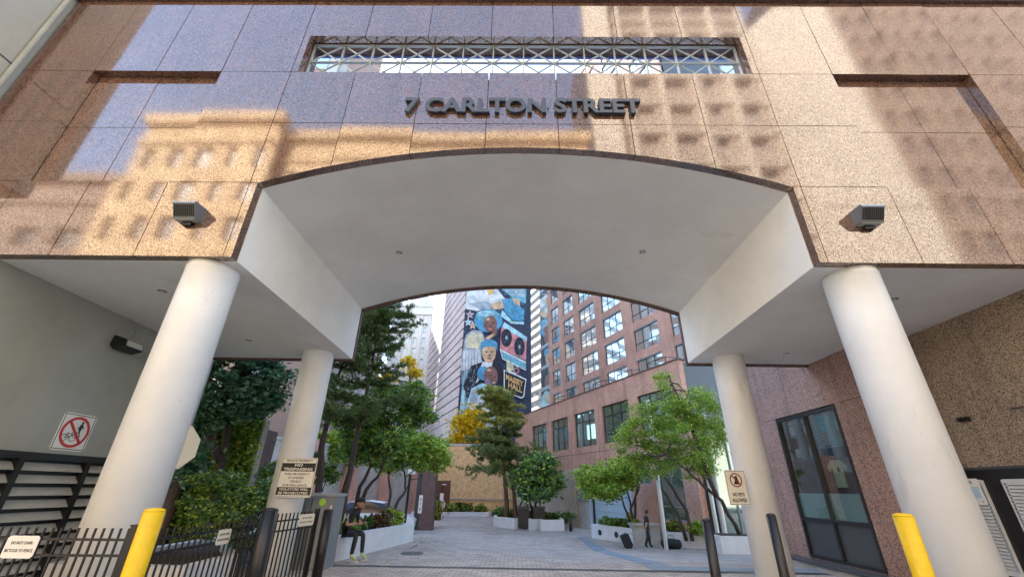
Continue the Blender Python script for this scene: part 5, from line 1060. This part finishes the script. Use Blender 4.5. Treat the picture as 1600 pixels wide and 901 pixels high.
mb=MB(Tp@frame((.15,-.262,.93),(1,0,0))); text(mb,'N',0,0,.16,-.004,0,width=.12,bold=.03); mb.build('shirt_logo','signwhite',t)
mb=MB(); mb.T=Tp; mb.box(.50,.512,-.04,.04,.83,.98); ph=mb.build('smartphone','ink',None,loc=tuple(Tp@Vector((.5,0,.9)))); tag(ph,'black phone held in the hands of the seated man','phone')
# walking man with suitcase
mx,my,mz=gnd(1014,855); S_=(ray(1014,853)[1] and 1); ht=(py(1016,796,my)[2]-mz)
t=thing('person','person in black clothes walking and pulling a small suitcase past the right planter','person',(mx,my,mz),R_(5)); s=ht/1.74
J={'pelvis':((0,0,.93),(.13,.11)),'waist':((.0,0,1.08),(.12,.1)),'chest':((.02,0,1.30),(.16,.125)),'neckb':((.05,0,1.44),(.07,.07)),'neck':((.08,0,1.50),(.052,.052)),
 'hipL':((0,.09,.88),(.085,.085)),'kneeL':((.10,.09,.50),(.06,.06)),'ankL':((.12,.09,.09),(.042,.042)),'toeL':((.26,.1,.04),(.04,.035)),
 'hipR':((0,-.09,.88),(.085,.085)),'kneeR':((-.02,-.1,.50),(.06,.06)),'ankR':((-.20,-.1,.13),(.042,.042)),'toeR':((-.09,-.1,.04),(.04,.035)),
 'shL':((.02,.19,1.38),(.06,.06)),'elL':((.08,.22,1.12),(.042,.042)),'wrL':((.20,.2,.92),(.03,.03)),
 'shR':((.02,-.19,1.38),(.06,.06)),'elR':((-.06,-.23,1.12),(.042,.042)),'wrR':((-.16,-.22,.9),(.03,.03))}
J={k_:(tuple(c*s for c in v[0]),tuple(r*s*1.42 for r in v[1])) for k_,v in J.items()}
def zone2(c):
    x,y,z=[a/s for a in c]
    if z<.08: return 5
    if z<.98 and abs(y)<.19: return 2
    if z>1.47: return 0
    if abs(y)>.185 and z<1.16: return 0
    return 1
def ex2(mb):
    mb.ball((.13*s,0,1.6*s),.098*s,18,0,(1,.8,1.18)); mb.ball((.23*s,0,1.58*s),.02*s,8,0,(1.2,.8,1.3)); mb.ball((.10*s,.078*s,1.6*s),.024*s,8,0,(.8,.4,1.3)); mb.ball((.10*s,-.078*s,1.6*s),.024*s,8,0,(.8,.4,1.3))
    for y in (-.03,.03): mb.ball((.22*s,y*s,1.61*s),.009*s,8,5)
    mb.ball((.222*s,0,1.545*s),.012*s,8,5,(.5,1.6,.4))
    hand(mb,(.20*s,.2*s,.92*s),(.4,0,-1),(1,0,0),.4,s); hand(mb,(-.16*s,-.22*s,.9*s),(-.4,0,-1),(1,0,0),.8,s)
skin_body('body',J,Eg,zone2,t,ex2); Tp=OM[t.name]
mb=MB(Tp); mb.ball((.105*s,0,1.635*s),.108*s,16,0,(1,.85,1.0)); mb.build('hair','ink',t,smooth=True)
hx,hy,hz=Tp@Vector((-.20*s,-.22*s,.82*s)); sx,sy,_=gnd(984,856); sz=gz(sx,sy)
t=thing('suitcase','black wheeled suitcase pulled behind the walking man','suitcase',(sx,sy,sz)); MB(Matrix.Translation((sx,sy,sz))@Matrix.Rotation(R_(-22),4,'Y')).box(-.16,.16,-.2,.2,.05,.55,0,.03).build('shell','cloth',t)
MB().tube([(sx-.1,sy,sz+.52),(hx,hy,hz)],.012,6).build('handle','grey',t)
for yy in (-.16,.16): MB().prism([(sx+.02+.05*math.cos(R_(30*i)),sz+.05+.05*math.sin(R_(30*i))) for i in range(12)],sy+yy-.02,sy+yy+.02).build('wheel','black',t)
sx,sy,_=gnd(1050,857); sz=gz(sx,sy); t=thing('duffel_bag','black duffel bag lying on the paving in front of the walking man','bag',(sx,sy,sz)); mb=MB(); mb.tube([(sx-.42,sy,sz+.17),(sx-.36,sy,sz+.18),(sx,sy,sz+.2),(sx+.36,sy,sz+.18),(sx+.42,sy,sz+.17)],[.1,.17,.19,.17,.1],16); mb.build('bag','cloth',t,smooth=True)
MB().tube([(sx-.15,sy-.05,sz+.36),(sx-.1,sy-.05,sz+.5),(sx+.1,sy-.05,sz+.5),(sx+.15,sy-.05,sz+.36)],.012,6).build('strap','black',t)
# ================================================================ left end pier of the facade and the far side of the street
t=thing('neighbour_pier','pale metal clad return wall at the top left corner beside the granite','wall',(-9.8,4.4,0)); MB().box(-12,-9.72,4.1,5.6,6.6,14).build('cladding',pbr('pale_cladding',(.42,.41,.35),.45,noise=.05),t); MB().tube([(-9.66,5.14,6.6),(-9.66,5.14,14)],.045,10).build('downpipe','wallgrey',t)
MB().box(-9.719,-9.712,4.1,5.2,8.7,8.73).build('seam','darkgrey',t)
def streetblock(name,label,x0,x1,y,H,mat,nw,wz,z1,pitchz,winm='dimwin',extra=None,pil=.5,dep=10):
    t=thing(name,label,'building',((x0+x1)/2,y,0)); W_=(x1-x0)/nw; holes=[]
    for i in range(nw):
        for j in range(int((H-z1)/pitchz)): ww_=W_*(.17+.07*((i*7+j*3)%3)); holes.append((x0+W_*(i+.5)-ww_,x0+W_*(i+.5)+ww_,z1+j*pitchz,z1+j*pitchz+wz))
    mb=MB(); hole_wall(mb,x0,x1,0,H,holes,y-.4,y); mb.box(x0-.3,x1+.3,y-.4,y+.5,H,H+.9); mb.box(x0-.15,x1+.15,y+.002,y+.22,H-2.2,H-1.8); mb.build('wall',mat,t)
    mb=MB()
    for h in holes: mb.box(h[0],h[1],y-.36,y-.32,h[2],h[3])
    tag(mb.build('windows',winm,t),kind='stuff'); MB().box(x0+.05,x1-.05,y-dep,y-.42,0,H-.1).build('inner_block','darkgrey',t); return t
M['dimwin']=pbr('dim_window',(.10,.10,.10),.4); M['sandstone']=pbr('sandstone',(.66,.50,.31),.85,noise=.25,nscale=.5); M['frameinfill']=pbr('frame_infill',(.40,.345,.29),.85,noise=.15,nscale=.4); M['beige']=pbr('beige_concrete',(.60,.54,.45),.85,noise=.08,nscale=.3); M['brownblk']=pbr('brown_block',(.27,.21,.17),.8,noise=.15,nscale=.4)
streetblock('sandstone_block','sandstone office block across the street seen reflected in the granite',-31,-19.5,-14,28.5,'sandstone',5,2.0,3.5,3.4)
streetblock('sandstone_block','lower long sandstone block across the street seen reflected in granite',-19.3,5.6,-15,27.5,'sandstone',11,1.7,3.5,3.2)
tt=streetblock('balcony_block','beige residential tower across the street with deep frames',6.2,20.8,-14,44,'frameinfill',5,1.7,4,3.2,'darkgrey')
mb=MB()
for i in range(6): mb.box(6.1+i*2.93,6.5+i*2.93,-13.99,-13.6,0,44)
for j in range(12): mb.box(6.2,20.8,-13.99,-13.75,5+j*3.2,5.35+j*3.2)
mb.box(6.0,8.2,-13.98,-13.2,0,45); mb.build('balcony_frame','beige',tt)
t=thing('beige_slab_tower','blank beige slab tower across the street','building',(25,-15,0)); MB().prism([(21.3,0),(29.5,0),(29.5,45),(24.5,44),(21.3,40.5)],-24,-13.6).build('wall','beige',t); MB().box(22,29,-13.6,-13.59,20,20.1).build('joint','joint',t)
streetblock('brown_block','brown ribbed office block across the street at right',31,58,-16,60,'brownblk',14,2.0,4,3.4)
streetblock('grey_block','grey low block across the street at far left',-70,-32,-15,23,'brownblk',12,1.6,3.5,3.4)
